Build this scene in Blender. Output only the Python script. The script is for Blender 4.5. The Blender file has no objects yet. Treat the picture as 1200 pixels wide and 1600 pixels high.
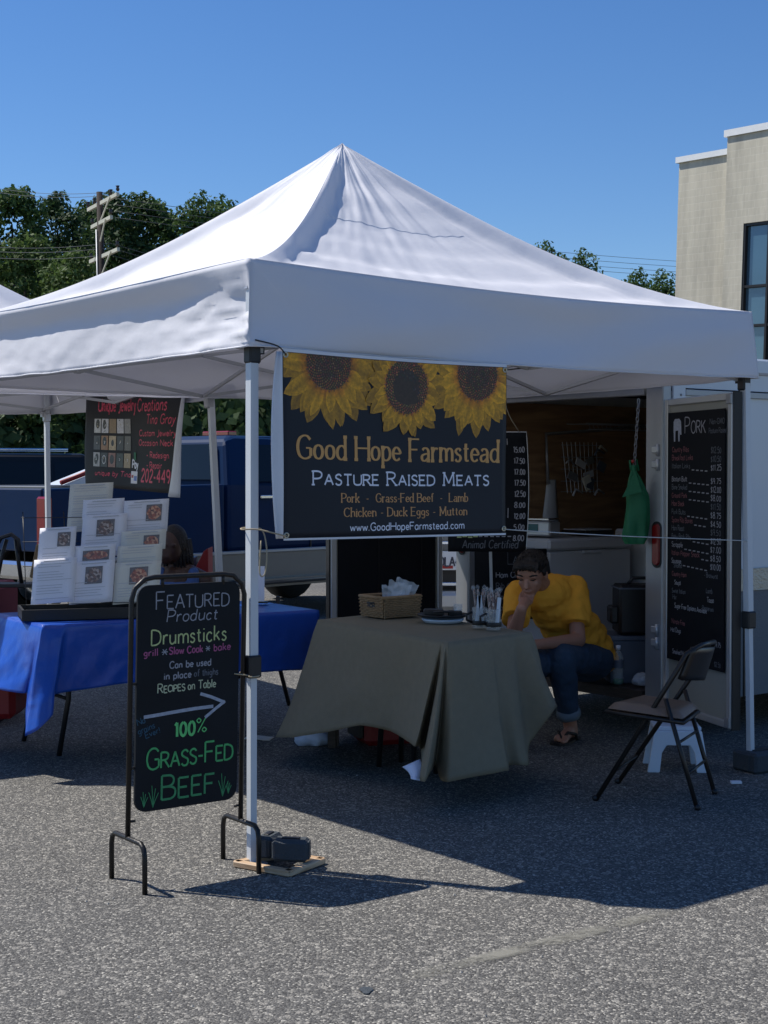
import bpy, bmesh, math, random
from mathutils import Vector, Matrix, noise, Euler
random.seed(7)
R = math.radians
S = bpy.context.scene
COL = S.collection
# ------------------------------------------------------------------ camera, world, sun, exposure
F = 2337.0; CH = 1.4686; PITCH = math.atan(59.6/F)
cd = bpy.data.cameras.new('camera'); cam = bpy.data.objects.new('camera', cd); COL.objects.link(cam)
cd.sensor_fit = 'VERTICAL'; cd.sensor_height = 36; cd.lens = F/1600*36
cd.clip_start = .05; cd.clip_end = 3000
cam.location = (0, 0, CH); cam.rotation_euler = (math.pi/2 - PITCH, 0, 0)
S.camera = cam
S.render.resolution_x = 768; S.render.resolution_y = 1024
SUN_EL = R(55); sun_dir = Vector((-.932*math.cos(SUN_EL), .363*math.cos(SUN_EL), math.sin(SUN_EL))).normalized()
W = bpy.data.worlds.new('World'); S.world = W; W.use_nodes = True
nt = W.node_tree; bg = nt.nodes['Background']
sky = nt.nodes.new('ShaderNodeTexSky'); sky.sky_type = 'NISHITA'; sky.sun_disc = False
sky.sun_elevation = SUN_EL; sky.sun_rotation = math.atan2(sun_dir.x, sun_dir.y)
sky.air_density = 1.0; sky.dust_density = .05; sky.ozone_density = 6.0; sky.altitude = 0
hs = nt.nodes.new('ShaderNodeHueSaturation'); hs.inputs['Saturation'].default_value = 1.18; hs.inputs['Hue'].default_value = .507; nt.links.new(sky.outputs[0], hs.inputs['Color']); nt.links.new(hs.outputs[0], bg.inputs[0]); bg.inputs[1].default_value = .108
sd = bpy.data.lights.new('sun', 'SUN'); sun = bpy.data.objects.new('sun', sd); COL.objects.link(sun)
sd.energy = 5.0; sd.angle = R(.53); sd.color = (1, .955, .88)
sun.rotation_euler = (-sun_dir).to_track_quat('-Z', 'Y').to_euler()
S.view_settings.view_transform = 'Standard'; S.view_settings.look = 'None'
S.view_settings.exposure = .13; S.view_settings.gamma = 1; S.view_settings.use_curve_mapping = False

# ------------------------------------------------------------------ helpers
def P(u, v, Y):                        # a point of the place at depth Y (metres in front of the viewer)
    d = Vector(((u-600)/F, -(v-800)/F, -1)); d.rotate(Euler((math.pi/2-PITCH, 0, 0)))
    return Vector((0, 0, CH)) + d*(Y/d.y)
def G(u, v, z=0):
    d = Vector(((u-600)/F, -(v-800)/F, -1)); d.rotate(Euler((math.pi/2-PITCH, 0, 0)))
    return Vector((0, 0, CH)) + d*((z-CH)/d.z)
V = Vector
def WM(o):
    m = o.matrix_basis.copy(); p = o.parent
    while p: m = p.matrix_basis @ m; p = p.parent
    return m
def thing(name, label, cat, loc=(0, 0, 0), rz=0, group=None, rot=None):
    o = bpy.data.objects.new(name, None); COL.objects.link(o)
    o.location = loc; o.rotation_euler = rot if rot else (0, 0, rz); o.empty_display_size = .1
    o['label'] = label; o['category'] = cat
    if group: o['group'] = group
    return o
def tag(o, label=None, cat=None, group=None, kind=None):
    if label: o['label'] = label
    if cat: o['category'] = cat
    if group: o['group'] = group
    if kind: o['kind'] = kind
    return o
def copy_tree(o, parent=None):
    c = o.copy(); COL.objects.link(c); c.parent = parent
    for ch in [x for x in bpy.data.objects if x.parent == o and x != c]: copy_tree(ch, c)
    return c
def basis(o, x, y=None):               # matrix with origin o, x axis along x
    x = V(x).normalized(); z = V((0, 0, 1)) if y is None else x.cross(V(y)).normalized()
    y = z.cross(x).normalized(); z = x.cross(y)
    m = Matrix((x, y, z)).transposed().to_4x4(); m.translation = V(o); return m
class B:
    def __init__(s): s.v = []; s.f = []; s.m = []; s.cur = 0; s.sm = []
    def add(s, vs, fs, M=None, smooth=False):
        n = len(s.v)
        for p in vs:
            p = V(p); s.v.append(M @ p if M else p)
        for f in fs: s.f.append([i+n for i in f]); s.m.append(s.cur); s.sm.append(smooth)
        return s
    def box(s, c, d, M=None, ch=0):
        x, y, z = [k/2 for k in d]; c = V(c)
        if ch <= 0:
            vs = [c+V((a*x, b*y, e*z)) for e in (-1, 1) for a, b in ((-1, -1), (1, -1), (1, 1), (-1, 1))]
            fs = [(3, 2, 1, 0), (4, 5, 6, 7), (0, 1, 5, 4), (1, 2, 6, 5), (2, 3, 7, 6), (3, 0, 4, 7)]
            return s.add(vs, fs, M)
        ch = min(ch, x*.45, y*.45, z*.45); vs = []
        for e, k in ((-1, 1), (-1, 0), (1, 0), (1, 1)):
            o = ch if k else 0; zz = e*z if k else e*(z-ch)
            X, Y = x-o, y-o
            for a, b in ((-X+ch*(1-k)*1, -Y), (X-ch*(1-k), -Y), (X, -Y+ch*(1-k)), (X, Y-ch*(1-k)), (X-ch*(1-k), Y), (-X+ch*(1-k), Y), (-X, Y-ch*(1-k)), (-X, -Y+ch*(1-k))):
                vs.append(c+V((a, b, zz)))
        fs = [list(range(7, -1, -1)), list(range(24, 32))]
        for r in range(3):
            for i in range(8): j = (i+1) % 8; fs.append((r*8+i, r*8+j, r*8+8+j, r*8+8+i))
        return s.add(vs, fs, M)
    def tube(s, pts, r, n=8, M=None, cap=True, sm=True, flat=1.0, up=None):
        pts = [V(p) for p in pts]; rs = r if isinstance(r, (list, tuple)) else [r]*len(pts)
        vs = []; prev = None
        for i, p in enumerate(pts):
            t = (pts[min(i+1, len(pts)-1)] - pts[max(i-1, 0)]).normalized()
            if prev is None:
                a = V(up) if up else (V((0, 0, 1)) if abs(t.z) < .9 else V((1, 0, 0)))
            else: a = prev
            a = (a - t*a.dot(t)).normalized(); prev = a; b = t.cross(a)
            off = math.pi/4 if n == 4 else 0
            for k in range(n):
                q = 2*math.pi*k/n+off; vs.append(p + (a*math.cos(q)*flat + b*math.sin(q))*rs[i])
        fs = [(i*n+k, i*n+(k+1) % n, (i+1)*n+(k+1) % n, (i+1)*n+k) for i in range(len(pts)-1) for k in range(n)]
        if cap: fs += [tuple(range(n-1, -1, -1)), tuple(range((len(pts)-1)*n, len(pts)*n))]
        return s.add(vs, fs, M, sm and n > 4)
    def lathe(s, prof, n=20, M=None, cap=True):
        vs = [(r*math.cos(2*math.pi*k/n), r*math.sin(2*math.pi*k/n), z) for r, z in prof for k in range(n)]
        fs = [(i*n+k, i*n+(k+1) % n, (i+1)*n+(k+1) % n, (i+1)*n+k) for i in range(len(prof)-1) for k in range(n)]
        if cap: fs += [tuple(range(n-1, -1, -1)), tuple(range((len(prof)-1)*n, len(prof)*n))]
        return s.add(vs, fs, M, True)
    def ball(s, c, r, M=None, nu=14, nv=9):
        rx, ry, rz = r if isinstance(r, (tuple, list)) else (r, r, r); vs = []
        for j in range(nv+1):
            a = -math.pi/2+math.pi*j/nv
            for i in range(nu):
                b = 2*math.pi*i/nu; vs.append(V(c)+V((rx*math.cos(a)*math.cos(b), ry*math.cos(a)*math.sin(b), rz*math.sin(a))))
        fs = [(j*nu+i, j*nu+(i+1) % nu, (j+1)*nu+(i+1) % nu, (j+1)*nu+i) for j in range(nv) for i in range(nu)]
        return s.add(vs, fs, M, True)
    def grid(s, fn, nu, nv, M=None, sm=True, flip=False):
        vs = [fn(i/nu, j/nv) for j in range(nv+1) for i in range(nu+1)]
        fs = []
        for j in range(nv):
            for i in range(nu):
                a = j*(nu+1)+i; q = (a, a+1, a+nu+2, a+nu+1); fs.append(q[::-1] if flip else q)
        return s.add(vs, fs, M, sm)
    def prism(s, poly, z0, z1, M=None):
        n = len(poly); vs = [(x, y, z0) for x, y in poly]+[(x, y, z1) for x, y in poly]
        fs = [tuple(range(n-1, -1, -1)), tuple(range(n, 2*n))]+[(i, (i+1) % n, n+(i+1) % n, n+i) for i in range(n)]
        return s.add(vs, fs, M)
    def capsule(s, a, b, ra, rb, M=None, n=12):
        a, b = V(a), V(b); s.ball(a, ra, M, n, 8); s.ball(b, rb, M, n, 8)
        if (b-a).length > 1e-5: s.tube([a, b], [ra, rb], n, M, cap=True)
        return s
    def build(s, name, mats, parent=None, world=False, thick=0, bevel=0, remesh=0, smooth=0, merge=False):
        me = bpy.data.meshes.new(name); vs = s.v
        if world and parent:
            inv = WM(parent).inverted(); vs = [inv @ p for p in vs]
        me.from_pydata([tuple(p) for p in vs], [], s.f); me.validate()
        mats = mats if isinstance(mats, (list, tuple)) else [mats]
        for m in mats: me.materials.append(m)
        if len(me.polygons) == len(s.f):
            me.polygons.foreach_set('material_index', s.m); me.polygons.foreach_set('use_smooth', s.sm)
        if merge or remesh:
            bm = bmesh.new(); bm.from_mesh(me); bmesh.ops.remove_doubles(bm, verts=bm.verts, dist=1e-5); bm.to_mesh(me); bm.free()
        o = bpy.data.objects.new(name, me); COL.objects.link(o)
        if parent: o.parent = parent
        if bevel: md = o.modifiers.new('b', 'BEVEL'); md.width = bevel; md.segments = 2; md.limit_method = 'ANGLE'
        if thick: md = o.modifiers.new('s', 'SOLIDIFY'); md.thickness = thick; md.offset = 0
        if remesh: md = o.modifiers.new('r', 'REMESH'); md.mode = 'VOXEL'; md.voxel_size = remesh; md.use_smooth_shade = True
        if smooth: md = o.modifiers.new('m', 'SMOOTH'); md.factor = .6; md.iterations = smooth
        return o

# ------------------------------------------------------------------ materials
def mat(name, col, rough=.6, metal=0, var=.08, vscale=6, bump=0, bscale=60, coat=0, alpha=1, trans=0, spec=.5, sheen=0, tl=0, big=0, bigs=5):
    m = bpy.data.materials.new(name); m.use_nodes = True; n = m.node_tree; L = n.links
    b = n.nodes['Principled BSDF']; b.inputs['Roughness'].default_value = rough; b.inputs['Metallic'].default_value = metal
    b.inputs['Specular IOR Level'].default_value = spec; b.inputs['Coat Weight'].default_value = coat
    b.inputs['Coat Roughness'].default_value = .08
    b.inputs['Transmission Weight'].default_value = trans; b.inputs['Alpha'].default_value = alpha
    tc = n.nodes.new('ShaderNodeTexCoord'); nz = n.nodes.new('ShaderNodeTexNoise')
    nz.inputs['Scale'].default_value = vscale; nz.inputs['Detail'].default_value = 5; L.new(tc.outputs['Object'], nz.inputs['Vector'])
    mx = n.nodes.new('ShaderNodeMix'); mx.data_type = 'RGBA'
    mx.inputs[6].default_value = [c*(1-var) for c in col[:3]]+[1]; mx.inputs[7].default_value = [min(1, c*(1+var)) for c in col[:3]]+[1]
    L.new(nz.outputs[0], mx.inputs[0]); L.new(mx.outputs[2], b.inputs['Base Color'])
    if bump:
        nb = n.nodes.new('ShaderNodeTexNoise'); nb.inputs['Scale'].default_value = bscale; nb.inputs['Detail'].default_value = 4
        L.new(tc.outputs['Object'], nb.inputs['Vector']); bp = n.nodes.new('ShaderNodeBump'); bp.inputs['Strength'].default_value = bump
        bp.inputs['Distance'].default_value = .01; L.new(nb.outputs[0], bp.inputs['Height']); L.new(bp.outputs[0], b.inputs['Normal'])
        if big:
            n2 = n.nodes.new('ShaderNodeTexNoise'); n2.noise_type = 'RIDGED_MULTIFRACTAL'; n2.inputs['Scale'].default_value = bigs; n2.inputs['Detail'].default_value = 3; n2.inputs['Distortion'].default_value = .6
            L.new(tc.outputs['Object'], n2.inputs['Vector']); b3 = n.nodes.new('ShaderNodeBump'); b3.inputs['Strength'].default_value = big; b3.inputs['Distance'].default_value = .012
            L.new(n2.outputs[0], b3.inputs['Height']); L.new(bp.outputs[0], b3.inputs['Normal']); L.new(b3.outputs[0], b.inputs['Normal'])
    if tl:
        t = n.nodes.new('ShaderNodeBsdfTranslucent'); L.new(mx.outputs[2], t.inputs[0]); ms = n.nodes.new('ShaderNodeMixShader')
        ms.inputs[0].default_value = tl; L.new(b.outputs[0], ms.inputs[1]); L.new(t.outputs[0], ms.inputs[2])
        L.new(ms.outputs[0], n.nodes['Material Output'].inputs[0])
    return m
def N(m, t): return m.node_tree.nodes.new(t)
M = {}
def asphalt():
    m = bpy.data.materials.new('asphalt'); m.use_nodes = True; n = m.node_tree; L = n.links; b = n.nodes['Principled BSDF']
    b.inputs['Roughness'].default_value = .86; b.inputs['Specular IOR Level'].default_value = .35
    tc = N(m, 'ShaderNodeTexCoord')
    vo = N(m, 'ShaderNodeTexVoronoi'); vo.inputs['Scale'].default_value = 150; L.new(tc.outputs['Object'], vo.inputs['Vector'])
    vo2 = N(m, 'ShaderNodeTexVoronoi'); vo2.inputs['Scale'].default_value = 62; L.new(tc.outputs['Object'], vo2.inputs['Vector'])
    sep = N(m, 'ShaderNodeSeparateColor'); L.new(vo.outputs['Color'], sep.inputs[0])
    cr = N(m, 'ShaderNodeValToRGB'); e = cr.color_ramp.elements
    e[0].position = 0; e[0].color = (.052, .051, .050, 1); e[1].position = 1; e[1].color = (.42, .41, .38, 1)
    for p, c in ((.35, (.082, .082, .083, 1)), (.7, (.125, .124, .121, 1)), (.88, (.19, .186, .175, 1))):
        q = cr.color_ramp.elements.new(p); q.color = c
    L.new(sep.outputs[0], cr.inputs[0])
    sep2 = N(m, 'ShaderNodeSeparateColor'); L.new(vo2.outputs['Color'], sep2.inputs[0])
    cr2 = N(m, 'ShaderNodeValToRGB'); e = cr2.color_ramp.elements; e[0].position = .9; e[0].color = (0, 0, 0, 1); e[1].position = .97; e[1].color = (1, 1, 1, 1)
    L.new(sep2.outputs[1], cr2.inputs[0])
    lt = N(m, 'ShaderNodeMix'); lt.data_type = 'RGBA'; lt.inputs[7].default_value = (.30, .29, .27, 1)
    sc = N(m, 'ShaderNodeMath'); sc.operation = 'MULTIPLY'; sc.inputs[1].default_value = .6; L.new(cr2.outputs[0], sc.inputs[0])
    L.new(sc.outputs[0], lt.inputs[0]); L.new(cr.outputs[0], lt.inputs[6])
    big = N(m, 'ShaderNodeTexNoise'); big.inputs['Scale'].default_value = .9; big.inputs['Detail'].default_value = 7; big.inputs['Roughness'].default_value = .65
    L.new(tc.outputs['Object'], big.inputs['Vector'])
    cr3 = N(m, 'ShaderNodeValToRGB'); e = cr3.color_ramp.elements; e[0].position = .3; e[0].color = (.86, .835, .79, 1); e[1].position = .7; e[1].color = (1.32, 1.28, 1.20, 1)
    b2 = N(m, 'ShaderNodeTexNoise'); b2.inputs['Scale'].default_value = .28; b2.inputs['Detail'].default_value = 4; L.new(tc.outputs['Object'], b2.inputs['Vector'])
    av = N(m, 'ShaderNodeMath'); av.operation = 'ADD'; L.new(big.outputs[0], av.inputs[0]); L.new(b2.outputs[0], av.inputs[1]); hv = N(m, 'ShaderNodeMath'); hv.operation = 'MULTIPLY'; hv.inputs[1].default_value = .5; L.new(av.outputs[0], hv.inputs[0])
    L.new(hv.outputs[0], cr3.inputs[0])
    mu = N(m, 'ShaderNodeMix'); mu.data_type = 'RGBA'; mu.blend_type = 'MULTIPLY'; mu.inputs[0].default_value = 1
    L.new(lt.outputs[2], mu.inputs[6]); L.new(cr3.outputs[0], mu.inputs[7]); L.new(mu.outputs[2], b.inputs['Base Color'])
    bp = N(m, 'ShaderNodeBump'); bp.inputs['Strength'].default_value = .7; bp.inputs['Distance'].default_value = .006; bp.invert = True
    L.new(vo.outputs['Distance'], bp.inputs['Height']); L.new(bp.outputs[0], b.inputs['Normal'])
    return m
def wood(name, c0, c1, scale=3, rot=(0, 0, 0)):
    m = bpy.data.materials.new(name); m.use_nodes = True; n = m.node_tree; L = n.links; b = n.nodes['Principled BSDF']
    b.inputs['Roughness'].default_value = .6
    tc = N(m, 'ShaderNodeTexCoord'); mp = N(m, 'ShaderNodeMapping'); mp.inputs['Scale'].default_value = (1, 1, 7); mp.inputs['Rotation'].default_value = rot
    L.new(tc.outputs['Object'], mp.inputs[0]); nz = N(m, 'ShaderNodeTexNoise'); nz.inputs['Scale'].default_value = scale; nz.inputs['Detail'].default_value = 6
    nz.inputs['Distortion'].default_value = 1.6; L.new(mp.outputs[0], nz.inputs['Vector'])
    cr = N(m, 'ShaderNodeValToRGB'); e = cr.color_ramp.elements; e[0].position = .35; e[0].color = (*c0, 1); e[1].position = .66; e[1].color = (*c1, 1)
    L.new(nz.outputs[0], cr.inputs[0]); L.new(cr.outputs[0], b.inputs['Base Color']); return m
def blockwall():
    m = bpy.data.materials.new('concrete_block'); m.use_nodes = True; n = m.node_tree; L = n.links; b = n.nodes['Principled BSDF']
    b.inputs['Roughness'].default_value = .9
    tc = N(m, 'ShaderNodeTexCoord'); mp = N(m, 'ShaderNodeMapping'); mp.inputs['Rotation'].default_value = (R(90), 0, 0); L.new(tc.outputs['Object'], mp.inputs[0])
    br = N(m, 'ShaderNodeTexBrick'); br.inputs['Scale'].default_value = 1; br.inputs['Brick Width'].default_value = .42; br.inputs['Row Height'].default_value = .21
    br.inputs['Mortar Size'].default_value = .012; br.inputs['Mortar Smooth'].default_value = .3
    br.inputs['Color1'].default_value = (.57, .525, .415, 1); br.inputs['Color2'].default_value = (.54, .50, .395, 1); br.inputs['Mortar'].default_value = (.60, .56, .455, 1)
    L.new(mp.outputs[0], br.inputs[0])
    mp2 = N(m, 'ShaderNodeMapping'); mp2.inputs['Scale'].default_value = (1, 1, .18); L.new(tc.outputs['Object'], mp2.inputs[0])
    nz = N(m, 'ShaderNodeTexNoise'); nz.inputs['Scale'].default_value = 1.2; nz.inputs['Detail'].default_value = 8; nz.inputs['Roughness'].default_value = .7; L.new(mp2.outputs[0], nz.inputs[0])
    cr = N(m, 'ShaderNodeValToRGB'); e = cr.color_ramp.elements; e[0].position = .30; e[0].color = (.70, .70, .71, 1); e[1].position = .58; e[1].color = (1.05, 1.05, 1.05, 1); L.new(nz.outputs[0], cr.inputs[0])
    mu = N(m, 'ShaderNodeMix'); mu.data_type = 'RGBA'; mu.blend_type = 'MULTIPLY'; mu.inputs[0].default_value = 1
    L.new(br.outputs[0], mu.inputs[6]); L.new(cr.outputs[0], mu.inputs[7]); L.new(mu.outputs[2], b.inputs['Base Color'])
    bp = N(m, 'ShaderNodeBump'); bp.inputs['Strength'].default_value = .2; bp.inputs['Distance'].default_value = .006; L.new(br.outputs[1], bp.inputs['Height']); bp.invert = True
    L.new(bp.outputs[0], b.inputs['Normal']); return m
def leafmat(name, c0, c1, tl=.25):
    m = bpy.data.materials.new(name); m.use_nodes = True; n = m.node_tree; L = n.links; b = n.nodes['Principled BSDF']
    b.inputs['Roughness'].default_value = .65; b.inputs['Specular IOR Level'].default_value = .25
    tc = N(m, 'ShaderNodeTexCoord'); nz = N(m, 'ShaderNodeTexNoise'); nz.inputs['Scale'].default_value = .7; nz.inputs['Detail'].default_value = 6; nz.inputs['Roughness'].default_value = .8
    L.new(tc.outputs['Object'], nz.inputs[0]); cr = N(m, 'ShaderNodeValToRGB'); e = cr.color_ramp.elements
    e[0].position = .35; e[0].color = (*c0, 1); e[1].position = .68; e[1].color = (*c1, 1); L.new(nz.outputs[0], cr.inputs[0])
    L.new(cr.outputs[0], b.inputs['Base Color']); t = N(m, 'ShaderNodeBsdfTranslucent'); L.new(cr.outputs[0], t.inputs[0])
    ms = N(m, 'ShaderNodeMixShader'); ms.inputs[0].default_value = tl; L.new(b.outputs[0], ms.inputs[1]); L.new(t.outputs[0], ms.inputs[2])
    L.new(ms.outputs[0], n.nodes['Material Output'].inputs[0]); return m
def attrmat(name, rough=.45, bump=0):
    m = bpy.data.materials.new(name); m.use_nodes = True; n = m.node_tree; L = n.links; b = n.nodes['Principled BSDF']
    b.inputs['Roughness'].default_value = rough; a = N(m, 'ShaderNodeVertexColor'); a.layer_name = 'print'
    tc = N(m, 'ShaderNodeTexCoord'); nz = N(m, 'ShaderNodeTexNoise'); nz.inputs['Scale'].default_value = 90; nz.inputs['Detail'].default_value = 3; L.new(tc.outputs['Object'], nz.inputs[0])
    cr = N(m, 'ShaderNodeValToRGB'); e = cr.color_ramp.elements; e[0].position = .3; e[0].color = (.7, .7, .7, 1); e[1].position = .7; e[1].color = (1.15, 1.15, 1.15, 1); L.new(nz.outputs[0], cr.inputs[0])
    mu = N(m, 'ShaderNodeMix'); mu.data_type = 'RGBA'; mu.blend_type = 'MULTIPLY'; mu.inputs[0].default_value = 1
    L.new(a.outputs[0], mu.inputs[6]); L.new(cr.outputs[0], mu.inputs[7]); L.new(mu.outputs[2], b.inputs['Base Color']); return m
M['asphalt'] = asphalt()
M['canopy'] = mat('canopy_polyester', (.80, .80, .84), .75, var=.03, vscale=2, bump=.10, bscale=30, tl=.17, big=.10, bigs=3.5, spec=.3)
M['canopyseam'] = mat('seam_thread', (.70, .71, .77), .8)
M['pole'] = mat('white_powder_coated_steel', (.60, .63, .66), .38, var=.06, vscale=9)
M['polegrey'] = mat('grey_aluminium_bar', (.45, .46, .48), .4, .3)
M['black'] = mat('black_plastic', (.012, .012, .014), .45)
M['blackmetal'] = mat('black_painted_steel', (.018, .016, .015), .42, .3, bump=.2, bscale=120)
M['board'] = mat('chalkboard_black', (.0055, .008, .012), .6, spec=.25, var=.8, vscale=4, bump=.05, bscale=200)
M['board2'] = mat('dull_black_board', (.006, .007, .010), .8, spec=.25, var=.4, vscale=8)
M['vinyl'] = mat('navy_black_vinyl_print', (.011, .015, .024), .5, spec=.3, var=.1, bump=.06, bscale=25)
M['vinylback'] = mat('white_vinyl_backing', (.72, .74, .78), .5)
M['jvinyl'] = mat('charcoal_vinyl', (.012, .012, .016), .6, spec=.25, var=.15, bump=.1, bscale=8)
M['gold'] = mat('gold_print', (.66, .34, .10), .5, var=.05)
M['gold2'] = mat('dull_gold_print', (.60, .30, .11), .5, var=.05)
M['whiteprint'] = mat('white_print', (.78, .80, .88), .5, var=.05)
M['redprint'] = mat('crimson_print', (.72, .04, .10), .5, var=.1)
def chalk(n, c): return mat('chalk_'+n, c, .95, var=.35, vscale=70, spec=.1)
M['cw'] = chalk('grey_white', (.33, .33, .36)); M['cy'] = chalk('lime', (.50, .56, .26)); M['cp'] = chalk('pink', (.42, .12, .24))
M['cg'] = chalk('green', (.10, .42, .15)); M['cg2'] = chalk('dark_green', (.08, .30, .13)); M['cb'] = chalk('dim_blue', (.05, .11, .16)); M['cc'] = chalk('cream', (.50, .54, .36))
M['ca'] = chalk('arrow_white', (.38, .41, .48)); M['cd'] = chalk('faint_grey', (.13, .14, .16)); M['cr'] = chalk('dusty_red', (.22, .10, .11))
M['cgf'] = chalk('bright_green', (.16, .60, .20))
M['olive'] = mat('olive_tablecloth', (.235, .205, .145), .95, var=.1, vscale=30, bump=.35, bscale=260, spec=.2, big=.22, bigs=4)
M['blue'] = mat('royal_blue_plastic_cloth', (.012, .075, .42), .32, var=.12, vscale=6, bump=.25, bscale=32, big=.5, bigs=7)
M['maroon'] = mat('maroon_cloth', (.16, .012, .03), .8)
M['silver'] = mat('brushed_aluminium', (.36, .37, .39), .42, .55, var=.12, vscale=4)
M['silverlight'] = mat('pale_aluminium_trim', (.55, .56, .57), .35, .5)
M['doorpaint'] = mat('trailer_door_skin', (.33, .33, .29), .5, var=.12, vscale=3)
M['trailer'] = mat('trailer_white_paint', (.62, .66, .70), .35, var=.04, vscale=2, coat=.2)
M['stoneguard'] = mat('grey_textured_guard', (.17, .185, .20), .7, .2, bump=.6, bscale=150)
M['plyint'] = wood('plywood_wall', (.22, .120, .065), (.40, .24, .125), 1.6, (R(0), R(70), 0))
M['plyfloor'] = wood('dark_floor_wood', (.03, .022, .018), (.07, .05, .04), 4)
M['freezer'] = mat('freezer_white_enamel', (.56, .58, .62), .4)
M['freezer2'] = mat('freezer_bright_white', (.80, .82, .84), .35)
M['asph2'] = mat('grey_weight_rubber', (.045, .055, .065), .75, bump=.5, bscale=80)
M['woodpale'] = wood('pale_pine', (.42, .26, .14), (.70, .52, .34), 5)
M['yellow'] = mat('golden_yellow_cotton', (.90, .40, .045), .9, var=.07, bump=.4, bscale=22, spec=.2, big=.5, bigs=7)
M['skin'] = mat('fair_skin', (.46, .22, .145), .5, var=.12, vscale=14)
M['skin2'] = mat('dark_skin', (.065, .030, .020), .5, var=.1)
M['hair'] = mat('dark_brown_hair', (.022, .014, .010), .6, var=.5, vscale=40, bump=1, bscale=70)
M['hair2'] = mat('black_braided_hair', (.012, .009, .009), .6, bump=1, bscale=90)
M['denim'] = mat('blue_denim', (.034, .062, .105), .9, var=.5, vscale=7, bump=.4, bscale=60, big=.5, bigs=8)
M['cuff'] = mat('pale_denim_underside', (.17, .22, .27), .9)
M['sandal'] = mat('brown_black_rubber', (.025, .017, .014), .7)
M['bluetop'] = mat('blue_cotton', (.06, .12, .30), .85)
M['seatvinyl'] = mat('tan_brown_vinyl', (.24, .14, .085), .42, bump=.1, bscale=30)
M['chairmetal'] = mat('dark_bronze_steel', (.035, .028, .024), .35, .4)
M['stoolp'] = mat('pale_blue_white_plastic', (.60, .68, .78), .4)
M['paper'] = mat('white_paper', (.84, .84, .90), .6, var=.03); M['paper2'] = mat('cream_paper', (.74, .72, .63), .6, var=.03)
M['ink'] = mat('grey_ink', (.50, .51, .55), .8); M['inkd'] = mat('dark_ink', (.06, .06, .08), .8)
def photomat(name, c0, c1, c2):
    m = bpy.data.materials.new(name); m.use_nodes = True; n = m.node_tree; L = n.links; b = n.nodes['Principled BSDF']; b.inputs['Roughness'].default_value = .4
    tc = N(m, 'ShaderNodeTexCoord'); vo = N(m, 'ShaderNodeTexVoronoi'); vo.inputs['Scale'].default_value = 75; L.new(tc.outputs['Object'], vo.inputs[0]); sp = N(m, 'ShaderNodeSeparateColor'); L.new(vo.outputs['Color'], sp.inputs[0])
    cr = N(m, 'ShaderNodeValToRGB'); e = cr.color_ramp.elements; e[0].position = 0; e[0].color = (*c0, 1); e[1].position = 1; e[1].color = (*c2, 1); q = e.new(.55); q.color = (*c1, 1); L.new(sp.outputs[0], cr.inputs[0]); L.new(cr.outputs[0], b.inputs['Base Color']); return m
M['food'] = photomat('printed_dish_photo', (.10, .02, .012), (.45, .10, .04), (.75, .40, .22)); M['food2'] = photomat('printed_dark_dish_photo', (.04, .025, .02), (.22, .10, .06), (.55, .45, .38))
M['foodbg'] = mat('printed_plate', (.11, .095, .10), .5, var=.8, vscale=60)
M['sleeve'] = mat('clear_plastic_sleeve', (.85, .87, .9), .15, alpha=.12)
M['wicker'] = mat('tan_wicker', (.30, .19, .095), .7, var=.35, vscale=25); M['bag'] = mat('clear_plastic_bag', (.72, .78, .85), .22, alpha=.55, bump=.8, bscale=25)
M['bagw'] = mat('white_plastic_bag', (.60, .68, .85), .4, bump=.8, bscale=22)
M['glass'] = mat('clear_glass', (.8, .85, .85), .05, alpha=.22); M['red'] = mat('red_paint', (.38, .02, .018), .4)
M['redlens'] = mat('red_lamp_lens', (.22, .008, .01), .15, coat=.6); M['redcool'] = mat('red_plastic', (.24, .01, .012), .5)
M['green'] = mat('green_polyester', (.010, .15, .06), .6, bump=.6, bscale=20); M['chrome'] = mat('chrome', (.7, .72, .75), .15, 1)
M['truck'] = mat('metallic_blue_paint', (.003, .020, .068), .5, 0, coat=.05, spec=.12, var=.1); M['trucks'] = mat('silver_lower_paint', (.13, .135, .14), .35, .4, coat=.5)
M['tglass'] = mat('tinted_glass', (.008, .011, .014), .08, spec=.35, coat=0); M['tyre'] = mat('tyre_rubber', (.018, .018, .018), .85)
M['suv'] = mat('black_car_paint', (.008, .009, .011), .35, spec=.3, coat=.1); M['bark'] = mat('bark', (.07, .055, .045), .9, bump=1, bscale=12)
M['utility'] = mat('weathered_utility_wood', (.030, .021, .018), .9, bump=.6, bscale=15); M['arm'] = mat('bleached_crossarm_wood', (.55, .54, .44), .85)
M['wire'] = mat('grey_cable', (.05, .06, .07), .6); M['insul'] = mat('brown_porcelain', (.04, .025, .02), .3)
M['block'] = blockwall(); M['coping'] = mat('white_metal_coping', (.80, .80, .78), .4); M['winframe'] = mat('bronze_window_frame', (.030, .026, .024), .4, .4)
M['bglass'] = mat('blue_tinted_glazing', (.055, .115, .16), .06, spec=.9, coat=1, var=.15, vscale=1.2)
M['rope'] = mat('tan_twine', (.40, .33, .22), .9); M['ropew'] = mat('white_cord', (.55, .56, .55), .9)
M['leaf1'] = leafmat('leaf_green', (.034, .070, .022), (.11, .18, .050), .35); M['leaf2'] = leafmat('leaf_olive_green', (.045, .080, .024), (.14, .21, .058), .35)
M['leaf3'] = leafmat('leaf_deep_green', (.020, .046, .018), (.070, .12, .038), .25)
M['sun'] = attrmat('sunflower_print'); M['pic'] = attrmat('photo_print'); M['plate'] = mat('licence_plate', (.75, .76, .78), .35)
M['lcd'] = mat('teal_display', (.02, .13, .15), .2); M['diamond'] = mat('diamond_tread_plate', (.55, .50, .40), .45, .4, bump=1, bscale=70)
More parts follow.
